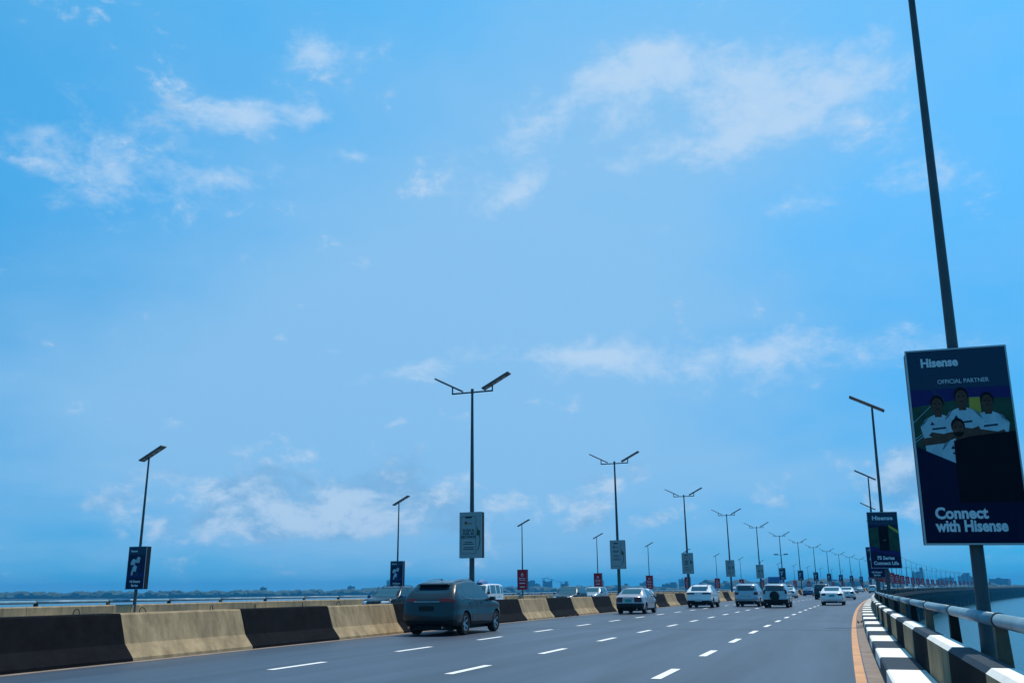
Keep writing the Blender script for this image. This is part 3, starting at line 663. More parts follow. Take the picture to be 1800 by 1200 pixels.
def wheel_meshes(r, w, spokes):
    t = MB(); n = 26; prof = [(w * .5, r * .66), (w * .5, r * .93), (w * .36, r), (-w * .36, r), (-w * .5, r * .93), (-w * .5, r * .66)]
    vs = [(rr * math.cos(2 * math.pi * i / n), yy, rr * math.sin(2 * math.pi * i / n)) for i in range(n) for (yy, rr) in prof]; k = len(prof)
    t.add(vs, [(i * k + j, ((i + 1) % n) * k + j, ((i + 1) % n) * k + j + 1, i * k + j + 1) for i in range(n) for j in range(k - 1)])
    ty = t.mesh('tyre', smooth=False); ty.materials.append(Mt['rubber'])
    m = MB(); m.tube((0, -w * .1, 0), (0, w * .28, 0), r * .22, n=12)
    ring = [(r * .67, w * .46), (r * .60, w * .46), (r * .58, -w * .4), (r * .67, -w * .4)]
    vs = [(q[0] * math.cos(2 * math.pi * i / n), q[1], q[0] * math.sin(2 * math.pi * i / n)) for i in range(n) for q in ring]
    m.add(vs, [(i * 4 + j, i * 4 + (j + 1) % 4, ((i + 1) % n) * 4 + (j + 1) % 4, ((i + 1) % n) * 4 + j) for i in range(n) for j in range(4)])
    for s in range(spokes):
        a = 2 * math.pi * s / spokes
        for da in (-.14, .14):
            c, si = math.cos(a + da * 1.0), math.sin(a + da); c2, s2 = math.cos(a + da * .6), math.sin(a + da * .6)
            p0 = Vector((c2 * r * .14, w * .26, s2 * r * .14)); p1 = Vector((c * r * .62, w * .40, s * 0 + si * r * .62)); m.tube(p0, p1, r * .045, n=4)
    rm = m.mesh('rim'); rm.materials.append(Mt['rim'])
    d = MB(); d.tube((0, -w * .42, 0), (0, -w * .1, 0), r * .6, n=16); dk = d.mesh('brake_disc'); dk.materials.append(Mt['plastic'])
    return ty, rm, dk
def make_car(P):
    """P: dict of dimensions; local +x forward, origin on the ground in the middle of the wheelbase"""
    Wd, H, belt = P['W'] / 2, P['H'], P['belt']
    fu, mu, ru, fl, ml, rl = [P[k] for k in ('fu', 'mu', 'ru', 'fl', 'ml', 'rl')]   # front up, roof line, rear up / lower lines, each from the nose to the tail
    nF, nM, nR = 8, 64, 12
    def line(a, b_, c, ch):
        A = resample(chaikin(a, 2), nF); B_ = np.array(chaikin(b_, ch)); Cc = resample(chaikin(c, 2), nR)
        xs = np.linspace(b_[0][0], b_[-1][0], nM); o = np.argsort(B_[:, 0]); zz = np.interp(xs, B_[o, 0], B_[o, 1])
        return np.concatenate([A[:-1], np.stack([xs, zz], 1), Cc[1:]])
    top = line(fu, mu, ru, 2); bot = line(fl, ml, rl, 1); n = len(top)
    xn, xt = top[:, 0].max(), top[:, 0].min()
    tb = P.get('tumble', .26); ft, rtp = P.get('ftaper', .16), P.get('rtaper', .09)
    def wid(x, z):
        w = Wd
        w *= 1 - ft * smoothst(xn - 1.0, xn, x) ** 1.5 - rtp * smoothst(xt + .8, xt, x) ** 1.5
        if z > belt: w -= tb * ((z - belt) / (H - belt)) ** 1.15
        elif z > belt - .12: w -= 0.012 * (z - belt + .12) / .12
        if z < .42: w -= .07 * ((.42 - z) / .42)
        w += .018 * math.exp(-((z - .62) / .12) ** 2)
        return w
    cz = .75
    def bulge(x, t):   # round the tail and nose in plan
        return P.get('rbow', .10) * t * t * smoothst(xt + .55, xt, x) - P.get('fbow', .22) * t * t * smoothst(xn - .6, xn, x)
    ts = [-1, -.985, -.955, -.91, -.85, -.77, -.68, -.58, -.46, -.34, -.2, -.07, .07, .2, .34, .46, .58, .68, .77, .85, .91, .955, .985, 1]
    loop = [tuple(p) for p in top] + [tuple(p) for p in bot[::-1][1:-1]]
    NL = len(loop)
    nrm = []
    for i in range(NL):
        a, c = loop[i - 1], loop[(i + 1) % NL]; dx, dz = c[0] - a[0], c[1] - a[1]; l = math.hypot(dx, dz) or 1
        nrm.append((-dz / l * -1, dx / l * -1))
    cxm = sum(p[0] for p in loop) / NL; czm = sum(p[1] for p in loop) / NL
    if sum(nrm[i][0] * (loop[i][0] - cxm) + nrm[i][1] * (loop[i][1] - czm) for i in range(NL)) < 0: nrm = [(-a, -c) for a, c in nrm]
    r0 = P.get('round', .075)
    verts = []; faces = []; info = []
    for t in ts:
        k = max(0, (abs(t) - .72) / .28); ins = r0 * (1 - math.sqrt(max(0, 1 - k * k)))
        for i in range(NL):
            x = loop[i][0] - nrm[i][0] * ins; z = loop[i][1] - nrm[i][1] * ins
            verts.append((x + bulge(x, t), t * wid(x, z), z))
    nt_ = len(ts)
    for a in range(nt_ - 1):
        for i in range(NL):
            j = (i + 1) % NL; faces.append((a * NL + i, a * NL + j, (a + 1) * NL + j, (a + 1) * NL + i)); info.append('skin')
    nv = 16
    for sgn, a in ((-1, 0), (1, nt_ - 1)):
        k0 = len(verts); ti = [a * NL + i for i in range(n)]; bi = [a * NL + (NL - i) % NL if i > 0 else a * NL for i in range(n)]
        bi[n - 1] = a * NL + n - 1
        grid = []
        for i in range(n):
            T_, B_ = Vector(verts[ti[i]]), Vector(verts[bi[i]]); colv = []
            for q in range(nv + 1):
                f_ = q / nv
                x = B_.x + (T_.x - B_.x) * f_; z = B_.z + (T_.z - B_.z) * f_; xx = x - bulge(x, 1)
                verts.append((x, sgn * wid(xx, z), z)); colv.append(len(verts) - 1)
            grid.append(colv)
        for i in range(n - 1):
            for q in range(nv): faces.append((grid[i][q], grid[i + 1][q], grid[i + 1][q + 1], grid[i][q + 1])); info.append('side')
    me = bpy.data.meshes.new('body'); me.from_pydata(verts, [], faces); me.update()
    parts = P['parts']           # list of (name, material key, function(kind, x, y, z) -> bool), first hit wins
    mats = [('body', P['paint'])] + [(a, m) for a, m, _ in parts] + [('wheel_arch', 'plastic')]
    for i, p in enumerate(me.polygons):
        c = p.center; idx = 0
        for q, (a, m, fn) in enumerate(parts):
            if fn(info[i], c.x, c.y, c.z, top): idx = q + 1; break
        p.material_index = idx
    bm = bmesh.new(); bm.from_mesh(me); bmesh.ops.remove_doubles(bm, verts=bm.verts[:], dist=0.0012)
    bmesh.ops.dissolve_degenerate(bm, edges=bm.edges[:], dist=0.0005); bmesh.ops.recalc_face_normals(bm, faces=bm.faces[:]); bm.to_mesh(me); bm.free()
    for k in range(len(mats)): me.materials.append(None)
    # wheel arches
    ob = bpy.data.objects.new('tmp', me); C.objects.link(ob)
    cm = bpy.data.meshes.new('cut'); bm = bmesh.new(); wr = P['wr']
    for wx in P['wx']:
        for sy in (-1, 1): cyl_bm(bm, wx, sy * (Wd - .30), sy * (Wd + .3), wr, wr + P.get('arch', .055))
    bmesh.ops.recalc_face_normals(bm, faces=bm.faces[:]); bm.to_mesh(cm); bm.free()
    for k in range(len(mats)): cm.materials.append(None)
    for p in cm.polygons: p.material_index = len(mats) - 1
    co = bpy.data.objects.new('cut', cm); C.objects.link(co)
    md = ob.modifiers.new('b', 'BOOLEAN'); md.operation = 'DIFFERENCE'; md.solver = 'EXACT'; md.object = co
    dg = bpy.context.evaluated_depsgraph_get(); res = bpy.data.meshes.new_from_object(ob.evaluated_get(dg))
    if len(res.polygons) < 200: res = me.copy()
    bpy.data.objects.remove(ob); bpy.data.objects.remove(co)
    root = empty(P['name'])
    bm0 = bmesh.new(); bm0.from_mesh(res)
    groups = {}
    for f in bm0.faces: groups.setdefault(f.material_index, []).append(f.index)
    bm0.free(); body = None
    for idx in sorted(groups):
        nm, mk = mats[min(idx, len(mats) - 1)]
        # split mirrored lamps and windows into left / right pieces
        sets = {0: groups[idx]}
        if nm in ('tail_light', 'side_window', 'head_light', 'wheel_arch', 'window', 'rear_quarter_window'):
            sets = {1: [i for i in groups[idx] if res.polygons[i].center.y > 0], -1: [i for i in groups[idx] if res.polygons[i].center.y <= 0]}
        for sg, fl_ in sets.items():
            if not fl_: continue
            vm = {}; vv = []; ff = []
            for i in fl_:
                q = []
                for v in res.polygons[i].vertices:
                    if v not in vm: vm[v] = len(vv); vv.append(tuple(res.vertices[v].co))
                    q.append(vm[v])
                ff.append(q)
            m2 = bpy.data.meshes.new(nm); m2.from_pydata(vv, [], ff); m2.update()
            o = put(nm, m2, Mt[mk], root); autosmooth(o, 38)
            if nm == 'body': body = o
    ty, rm, dk = wheel_meshes(wr, P.get('ww', .22), P.get('spokes', 5))
    for wx in P['wx']:
        for sy in (-1, 1):
            w = empty('wheel', (wx, sy * (Wd - .13), wr), 0 if sy > 0 else math.pi); w.parent = root
            put('tyre', ty, None, w); put('rim', rm, None, w); put('brake_disc', dk, None, w)
    for sy in (-1, 1):          # door mirrors
        m = MB(); mx, mz = P['mirror']; y = sy * (wid(mx, mz) + .01)
        m.box(mx - .09, mx + .09, min(y, y + sy * .2), max(y, y + sy * .2), mz - .01, mz + .13); m.build('door_mirror', Mt[P.get('mirror_m', P['paint'])], root, bevel=.03)
    for hx in P.get('handles', (.02, -1.0)):
        for sy in (-1, 1):
            hzz = belt - .09; y = sy * wid(hx, hzz); m = MB(); m.box(hx - .10, hx + .10, min(y - sy * .01, y + sy * .03), max(y - sy * .01, y + sy * .03), hzz - .018, hzz + .018); m.build('door_handle', Mt[P['paint']], root)
    def rearx(z):
        z = max(z, .3); rr_ = [p for p in loop if p[0] < xt + .9 and True]
        c = min(rr_, key=lambda p: (abs(p[1] - z) > .06, p[0])); return c[0]
    for sx_ in P.get('seams', (P['wx'][0] - .52, -.38, P['wx'][1] + .50)):
        for sy in (-1, 1):
            zs = np.linspace(.42, belt + .02, 7); m = MB(); a_ = [(sx_ - .006, sy * (wid(sx_, z) + .0022), z) for z in zs]; c_ = [(sx_ + .006, sy * (wid(sx_, z) + .0022), z) for z in zs]
            m.add(a_ + c_, [(i, i + 1, 8 + i, 7 + i) for i in range(6)]); m.build('door_seam', Mt['plastic'], root)
    if P.get('plate') and P['plate'][2]:
        z, w, mk = P['plate']; x = rearx(z)
        m = MB(); m.box(x - .022, x - .004, -w / 2, w / 2, z - .075, z + .075); m.build('number_plate', Mt[mk], root)
    if P.get('rails'):
        for sy in (-1, 1):
            xs = np.linspace(P['rails'][0], P['rails'][1], 7); m = MB(); zt = [float(np.interp(x, top[::-1, 0][np.argsort(top[::-1, 0])], top[::-1, 1][np.argsort(top[::-1, 0])])) for x in xs]
            pts = [Vector((x, sy * (Wd - tb - .11), z + (.0 if i in (0, 6) else .05))) for i, (x, z) in enumerate(zip(xs, zt))]
            for a, c in zip(pts[:-1], pts[1:]): m.tube(a, c, .018, n=6)
            m.build('roof_rail', Mt['chrome' if P.get('rail_chrome') else 'plastic'], root)
    for x, z, w in P.get('bars', []):      # bumper strips / chrome lines across the tail: (x offset, z, half width)
        m = MB(); xx = rearx(z); m.box(xx - .012, xx + .05, -w, w, z - .018, z + .018); m.build('trim_bar', Mt['chrome'], root)
    if P.get('antenna'):
        x, z = P['antenna']; m = MB(); m.poly([(x + .09, 0, z), (x - .05, .02, z), (x - .06, 0, z + .08)]); m.poly([(x + .09, 0, z), (x - .06, 0, z + .08), (x - .05, -.02, z)]); m.poly([(x - .05, .02, z), (x - .05, -.02, z), (x - .06, 0, z + .08)])
        m.build('roof_antenna', Mt[P['paint']], root)
    for y in P.get('exhaust', []):
        m = MB(); x = xt + .12; m.tube((x - .1, y, .27), (x + .25, y, .27), .04, n=10); m.build('exhaust_pipe', Mt['chrome'], root)
    if P.get('under', True):
        m = MB(); m.box(xt + .35, xn - .45, -Wd + .32, Wd - .32, .17, .40); m.build('underbody', Mt['plastic'], root)
        for sy in (-1, 1):
            m = MB()
        m = MB(); m.tube((P['wx'][1], -Wd + .3, P['wr']), (P['wx'][1], Wd - .3, P['wr']), .06, n=8); m.build('axle', Mt['plastic'], root)
    return root
# region tests shared by the body styles
def side_win(x0, x1, zb, gap=.105, slope0=0, slope1=0):
    def fn(k, x, y, z, top):
        if k != 'side' or z < zb: return False
        zt = float(np.interp(-x, -top[8:72, 0], top[8:72, 1])) - gap
        return z < zt and x0 + slope0 * (z - zb) < x < x1 + slope1 * (z - zb)
    return fn
def skin_box(x0, x1, z0, z1, yf, ymin=0):
    return lambda k, x, y, z, top: k == 'skin' and x0 < x < x1 and z0 < z < z1 and ymin <= abs(y) < yf
def wrap_box(x0, x1, z0, z1, ymin): return lambda k, x, y, z, top: x0 < x < x1 and z0 < z < z1 and abs(y) > ymin
def below(z0, x0=-9, x1=9): return lambda k, x, y, z, top: z < z0 and x0 < x < x1
def sedan(name, paint_k, W=1.74, H=1.47, L=4.5, plate='plate_green', lamp_z=(.66, .90), lampy=.42, glass='glass_clear', dark_bumper=False, spokes=5):
    k = L / 4.5; F, T = 2.2 * k, -2.3 * k
    P = dict(name=name, W=W, H=H, belt=.94, paint=paint_k, wr=.315, wx=(1.32 * k, -1.28 * k), tumble=.31, spokes=spokes, rbow=.16, round=.11, rtaper=.12,
             fu=[(F, .50), (F - .02, .62), (F - .10, .72)], mu=[(F - .10, .72), (F - .5, .83), (.98 * k, .97), (.72 * k, 1.06), (.05 * k, H - .06), (-.25, H), (-.75 * k, H - .015), (-1.05 * k, H - .07), (-1.62 * k, 1.09), (-1.78 * k, 1.035), (T + .12, 1.00)],
             ru=[(T + .12, 1.00), (T + .03, .97), (T + .02, .80), (T, .62), (T - .03, .52)], fl=[(F, .50), (F - .02, .30), (F - .18, .20)], ml=[(F - .18, .20), (T + .42, .21)], rl=[(T + .42, .21), (T + .12, .27), (T - .0, .38), (T - .03, .52)],
             mirror=(.62 * k, .96), plate=(.76, .40, plate), exhaust=[-.5])
    P['parts'] = [('rear_window', glass, skin_box(-1.62 * k, -1.0 * k, 1.12, H - .075, .58)), ('windscreen', 'glass', skin_box(.10, .74 * k, 1.06, H - .07, .62)),
                  ('side_window', 'glass', side_win(-.95 * k, -.32, .97, .10, .5, 0)), ('side_window', 'glass', side_win(-.24, .62 * k, .97, .10, 0, -1.0)),
                  ('tail_light', 'red_lens', wrap_box(-9, T + .22, lamp_z[0], lamp_z[1], lampy)), ('head_light', 'head_lens', wrap_box(F - .42, 9, .60, .74, .45)),
                  ('grille', 'plastic', skin_box(F - .06, 9, .40, .60, .45))]
    if dark_bumper: P['parts'].append(('rear_bumper', 'plastic', below(.60, -9, T + .42)))
    P['parts'].append(('lower_valance', 'plastic', below(.30)))
    return make_car(P)
def suv(name, paint_k, W=1.86, H=1.74, L=4.75, coupe=False, glass='glass', lamp=(.86, 1.12, .52), rails=True, plate='plate', rake=.28, spokes=5, bumper=.52, winz=1.22, chrome=False, bars=(), hr=.04, tum=None, plz=None):
    k = L / 4.75; F, T = 2.33 * k, -2.42 * k
    if coupe: mu = [(F - .1, .88), (F - .55, 1.02), (1.08 * k, 1.10), (.85 * k, 1.16), (.22 * k, H - .08), (-.15, H), (-.7, H - .01), (-1.2 * k, H - .09), (-1.8 * k, H - .36), (T + .28, 1.19), (T + .12, 1.17)]; ru = [(T + .12, 1.17), (T + .04, 1.15), (T + .07, .95), (T, .72), (T - .03, .60)]
    else: mu = [(F - .1, .88), (F - .5, 1.02), (1.12 * k, 1.10), (.88 * k, 1.16), (.25 * k, H - .07), (-.2, H), (-1.0, H - .25 * hr), (-1.75 * k, H - hr), (T + rake, H - hr - .05)]; ru = [(T + rake, H - hr - .05), (T + rake - .10, H - hr - .10), (T + .07, 1.14), (T + .05, .95), (T, .74), (T - .03, .60)]
    P = dict(name=name, W=W, H=H, belt=1.10, paint=paint_k, wr=.365, wx=(1.40 * k, -1.34 * k), tumble=tum or (.24 if not coupe else .29), spokes=spokes, rbow=.14,
             fu=[(F, .62), (F - .01, .76), (F - .1, .88)], mu=mu, ru=ru, fl=[(F, .62), (F - .02, .38), (F - .2, .26)], ml=[(F - .2, .26), (T + .45, .27)], rl=[(T + .45, .27), (T + .1, .34), (T, .46), (T - .03, .60)],
             mirror=(.78 * k, 1.08), plate=(plz or (.86 if not coupe else .55), .50, plate), exhaust=[-.6, .6], bars=list(bars), ww=.24, arch=.06, antenna=(-1.15 * k, H - (.03 if not coupe else .10)))
    if rails: P['rails'] = (.1, -1.6 * k); P['rail_chrome'] = chrome
    zt = H - hr - .13 if not coupe else H - .13
    if coupe: rw = ('rear_window', glass, lambda kk, x, y, z, top: kk == 'skin' and T + .32 < x < -1.28 * k and 1.22 < z < zt and abs(y) < .62)
    else: rw = ('rear_window', glass, lambda kk, x, y, z, top: kk == 'skin' and x < T + rake + .06 and winz < z < zt and abs(y) < .66)
    P['parts'] = [rw, ('windscreen', 'glass', skin_box(.28, .90 * k, 1.17, H - .09, .66)),
                  ('side_window', 'glass', side_win(-.35, .78 * k, 1.13, .10, 0, -1.0)), ('side_window', 'glass', side_win(-1.32 * k, -.43, 1.13, .10, .1, 0)), ('rear_quarter_window', 'glass', side_win(T + (.55 if not coupe else .95), -1.40 * k, 1.16, .12 if not coupe else .10, .5, 0)),
                  ('tail_light', 'red_lens', wrap_box(-9, T + .34, lamp[0], lamp[1], lamp[2])), ('head_light', 'head_lens', wrap_box(F - .5, 9, .76, .90, .45)), ('grille', 'plastic', skin_box(F - .08, 9, .45, .76, .5)),
                  ('rear_bumper', 'plastic', below(bumper, -9, T + .40)), ('lower_cladding', 'plastic', below(.40))]
    r = make_car(P)
    return r
def put_car(o, s, off, label, opp=False, lenh=2.3, yaw=0.0, group=None):
    """s is where the tail (or nose, for oncoming traffic) stands"""
    th = float(heading(s)); q = rp(s + (lenh if not opp else lenh), off, 0.0)
    o.location = q + Vector((0, 0, .007)); o.rotation_euler = (0, 0, math.pi / 2 - th + (math.pi if opp else 0) + yaw); tag(o, label, 'car', group); return o
# -- traffic on our side
o = suv('crossover_car', 'p_grey', W=1.95, H=1.78, L=4.9, lamp=(1.02, 1.13, .42), rake=.72, winz=1.34, bumper=.50, chrome=True, spokes=5, plate='plastic', hr=.13, tum=.33)
m = MB(); m.box(-1.98, -1.58, -.56, .56, 1.600, 1.632); m.build('roof_spoiler', Mt['p_grey'], o, bevel=.012)
m = MB(); m.box(-2.44, -2.36, -.46, .46, 1.055, 1.085); m.build('trim_bar', Mt['chrome'], o)
for sy in (-1, 1):          # bright strip under the side windows, kicking up at the rear pillar
    pts_ = [(.72, 1.125), (.2, 1.13), (-.5, 1.135), (-1.1, 1.15), (-1.5, 1.19), (-1.72, 1.27)]; m = MB()
    q_ = [Vector((x, sy * (.975 - .33 * max(0, (z - 1.10) / .68) ** 1.15 + .006), z)) for x, z in pts_]
    for a, c in zip(q_[:-1], q_[1:]): m.tube(a, c, .011, n=5)
    m.build('window_trim', Mt['chrome'], o)
put_car(o, -8.6, -2.55, 'slate grey crossover with dark rear glass and alloy wheels passing the barriers', lenh=2.45)
o = sedan('sedan_car', 'p_silver', W=1.72, H=1.50, L=4.5, dark_bumper=True, lamp_z=(.68, .93), lampy=.38)
m = MB(); m.box(-2.33, -2.26, -.30, .30, .88, .915); m.build('trim_bar', Mt['chrome'], o)
put_car(o, 17.7, -1.95, 'champagne silver sedan with a black rear bumper and green number plate')
o = suv('coupe_suv_car', 'p_white', W=1.94, H=1.70, L=4.7, coupe=True, lamp=(.98, 1.10, .34), rails=True, bumper=.52, glass='glass')
put_car(o, 35.1, -.75, 'white coupe-roofed sport utility car with a dark lower bumper')
o = suv('suv_car', 'p_blue', W=1.90, H=1.76, L=4.78, lamp=(.92, 1.14, .60), bumper=.42, winz=1.20, chrome=True)
m = MB(); m.box(-2.46, -2.37, -.42, .42, .80, .83); m.build('trim_bar', Mt['chrome'], o)
m = MB(); m.box(-2.325, -2.29, -.62, -.40, 1.46, 1.54); m.build('window_sticker', Mt['white_print'], o)
put_car(o, 39.1, 2.3, 'silver blue sport utility car with a roof rail and pale window sticker')
o = suv('spare_wheel_car', 'p_silv2', W=1.80, H=1.72, L=4.3, lamp=(.98, 1.28, .68), bumper=.62, winz=1.18, plate=None, chrome=True)
sw = empty('spare_wheel', (-2.31, .02, .86), -math.pi / 2); sw.parent = o
ty, rm, dk = wheel_meshes(.34, .22, 5)
put('tyre', ty, None, sw)
m = MB(); m.tube((0, -.08, 0), (0, .125, 0), .30, n=24); m.build('wheel_cover', Mt['plastic'], sw)
m = MB(); m.box(-2.235, -2.215, .42, .72, .60, .74); m.build('number_plate', Mt['plate'], o)
put_car(o, 34.7, 4.9, 'silver off-roader with a black covered spare wheel on its tailgate', lenh=2.2)
o = sedan('white_sedan_car', 'p_white', W=1.84, H=1.49, L=4.8, plate='plate_green', lamp_z=(.74, .93), lampy=.44)
put_car(o, 44.4, 8.45, 'white sedan with wraparound red tail lights alone in the kerbside lane', lenh=2.45)
o = suv('suv_car', 'p_black', W=1.9, H=1.86, L=4.9, lamp=(.92, 1.2, .62), bumper=.5)
put_car(o, 84.3, 5.3, 'black sport utility car just beyond the white sedan'); black_suv = o
o = sedan('sedan_car', 'p_white', W=1.80, H=1.47, L=4.6); small_sedan = o
put_car(o, 80, 8.3, 'pale sedan half hidden by the white sedan ahead of it')
def far(src, s, off, label, opp=False, pk=None, group=None):
    c = copy_tree(src)
    if pk:
        for ch in c.children:
            if ch.name.startswith('body'): ch.data = ch.data.copy(); ch.data.materials.clear(); ch.data.materials.append(Mt[pk])
    return put_car(c, s, off, label, opp, group=group)
far(small_sedan, 98.8, -.2, 'pale sedan ahead of the off-roader with the spare wheel')
far(black_suv, 122, -2.9, 'tall black vehicle beside the blue car far along the barriers')
far(small_sedan, 133.8, -1.0, 'bright blue sedan beside the tall black vehicle', pk='p_deep')
far(small_sedan, 200, 1.6, 'black sedan alone in the middle lanes far ahead', pk='p_black')
far(black_suv, 205, 5.6, 'white sport utility car by the railing far ahead', pk='p_white')
for s, of, sr, pk in ((250, -1.5, small_sedan, 'p_white'), (262, 6, small_sedan, 'p_silv2'), (290, 2.2, black_suv, 'p_blue'), (330, 6, small_sedan, 'p_white'), (345, -1.5, small_sedan, 'p_black'), (390, 6.5, black_suv, 'p_white'), (420, 2, small_sedan, 'p_white'), (470, 6, small_sedan, 'p_white')):
    far(sr, s, of, 'tiny distant car on the far curve of the bridge', pk=pk, group='distant cars on the curve')
# -- oncoming traffic
k = 1.0
P = dict(name='minibus', W=1.66, H=1.92, belt=1.12, paint='p_white', wr=.31, wx=(1.5, -1.2), tumble=.14, ftaper=.10, fbow=.15, rbow=.08, round=.10,
         fu=[(2.12, .60), (2.13, .80), (2.08, .98)], mu=[(2.08, .98), (2.0, 1.06), (1.72, 1.52), (1.45, 1.80), (1.1, 1.90), (.2, 1.92), (-1.6, 1.90), (-1.95, 1.84)], ru=[(-1.95, 1.84), (-2.08, 1.70), (-2.14, 1.1), (-2.16, .6)],
         fl=[(2.12, .60), (2.11, .40), (1.98, .26)], ml=[(1.98, .26), (-1.9, .27)], rl=[(-1.9, .27), (-2.1, .36), (-2.16, .60)], mirror=(1.55, 1.18), mirror_m='plastic')
P['parts'] = [('windscreen', 'glass_clear', skin_box(1.42, 2.02, 1.10, 1.78, .70)), ('rear_window', 'glass', skin_box(-9, -2.0, 1.15, 1.72, .6)),
              ('side_window', 'glass', side_win(.95, 1.62, 1.14, .14, 0, -.7)), ('window', 'glass_clear', side_win(-.25, .82, 1.16, .14)), ('window', 'glass_clear', side_win(-1.20, -.37, 1.16, .14)), ('window', 'glass_clear', side_win(-1.92, -1.32, 1.16, .16)),
              ('head_light', 'head_lens', wrap_box(1.9, 9, .64, .84, .45)), ('tail_light', 'red_lens', wrap_box(-9, -2.0, .7, 1.05, .6)), ('lower_valance', 'plastic', below(.34))]
o = make_car(P); van = o
put_car(o, 29.5, -16.8, 'old white minibus coming the other way behind the barrier', True, 2.1); o['category'] = 'minibus'
m = MB(); m.tube((.62, 0, 0), (.62, 0, .04), .5, .5, n=6); 
tp = MB(); vs = []
for (zz, sc) in ((0, 1.0), (.12, .98), (.26, .6), (.34, .18)):
    for i in range(10): a = 2 * math.pi * i / 10; rr_ = sc * (1 + .18 * math.sin(3 * a + zz * 9)); vs.append((.62 * rr_ * math.cos(a), .42 * rr_ * math.sin(a), zz))
tp.add(vs, [(r_ * 10 + i, r_ * 10 + (i + 1) % 10, (r_ + 1) * 10 + (i + 1) % 10, (r_ + 1) * 10 + i) for r_ in range(3) for i in range(10)] + [tuple(range(30, 40)), tuple(range(9, -1, -1))])
o2 = tp.build('roof_bundle', Mt['tarp']); o2.location = van.matrix_basis @ Vector((.75, 0, 1.905)); o2.rotation_euler = van.rotation_euler
tag(o2, 'blue tarpaulin bundle tied on the roof of the white minibus', 'bundle')
o = suv('suv_car', 'p_deep', W=1.86, H=1.68, L=4.6, glass='glass'); onc = o
for ch in o.children:
    if ch.name.startswith('windscreen'): ch.data.materials.clear(); ch.data.materials.append(Mt['glass_clear'])
    if ch.name.startswith('body'): ch.data.materials.clear(); ch.data.materials.append(Mt['p_grey'])
put_car(o, 33.5, -11.2, 'dark oncoming car with a wide pale windscreen showing over the barrier', True, 2.3)
far(onc, 52, -14.6, 'silver oncoming sport utility car behind the dark oncoming car', True, 'p_silv2')
far(small_sedan, 56, -11.0, 'dark blue oncoming sedan low behind the barrier tops', True, 'p_deep')
far(onc, 9.0, -14.2, 'dark oncoming car mostly hidden behind the slate crossover', True, 'p_black')
far(small_sedan, 72, -14.5, 'white oncoming sedan whose roof just clears the barriers', True, 'p_white')
for s, of, sr, pk in ((110, -9.5, small_sedan, 'p_silv2'), (140, -14.5, onc, 'p_white'), (172, -10, small_sedan, 'p_deep'), (260, -14, onc, 'p_white'), (310, -10, small_sedan, 'p_white'), (360, -14, onc, 'p_silv2')):
    far(sr, s, of, 'tiny oncoming car far along the opposite carriageway', True, pk, 'distant oncoming cars')
# blue lorry on the other side
lo = empty('lorry')
m = MB(); m.box(-3.4, 1.9, -1.22, 1.22, .95, 3.5); m.build('cargo_box', Mt['tarp'], lo, bevel=.04)
m = MB(); m.add([(2.0, -1.15, .55), (3.7, -1.15, .55), (3.7, 1.15, .55), (2.0, 1.15, .55), (2.0, -1.15, 2.75), (3.25, -1.1, 2.75), (3.25, 1.1, 2.75), (2.0, 1.15, 2.75), (3.72, -1.15, 1.6), (3.72, 1.15, 1.6)], [(0, 3, 2, 1), (4, 5, 6, 7), (0, 1, 8, 5, 4), (3, 7, 6, 9, 2), (1, 2, 9, 8), (8, 9, 6, 5), (0, 4, 7, 3)]); m.build('cab', Mt['tarp'], lo)
m = MB(); m.add([(3.735, -1.0, 1.64), (3.735, 1.0, 1.64), (3.30, .95, 2.62), (3.30, -.95, 2.62)], [(0, 1, 2, 3)]); m.build('windscreen', Mt['glass'], lo)
m = MB(); m.box(-3.4, 3.5, -.5, .5, .6, .93); m.build('chassis', Mt['plastic'], lo)
ty, rm, dk = wheel_meshes(.48, .3, 6)
for x in (2.9, -1.2, -2.4):
    for sy in (-1, 1):
        w = empty('wheel', (x, sy * 1.0, .48), 0 if sy > 0 else math.pi); w.parent = lo; put('tyre', ty, None, w); put('rim', rm, None, w)
put_car(lo, 150, -8.9, 'blue box lorry coming the other way beyond the row of median lamps', True, 3.6); lo['category'] = 'lorry'

# ------------------------------------------------------------------ far shore
def ground_dir(px): v = pixdir(px, 1037); return Vector((v.x, v.y, 0)).normalized()
rnd = random.Random(11)
pts = []; M = 60
lp = MB(); top_l = []
for i in range(M + 1):
    px = -900 + 3600 * i / M; d = ground_dir(px); near = d * (2150 + 160 * math.sin(i * .7)); fr_ = d * 4200
    top_l.append((near, fr_))
vs = []
for a, c in top_l: vs += [(a.x, a.y, WATER_Z - .5), (a.x, a.y, WATER_Z + 1.2), (c.x, c.y, WATER_Z + 6)]
lp.add(vs, [q for i in range(M) for q in ((i * 3, i * 3 + 3, i * 3 + 4, i * 3 + 1), (i * 3 + 1, i * 3 + 4, i * 3 + 5, i * 3 + 2))])
tag(lp.build('far_shore', Mt['land']), kind='structure')
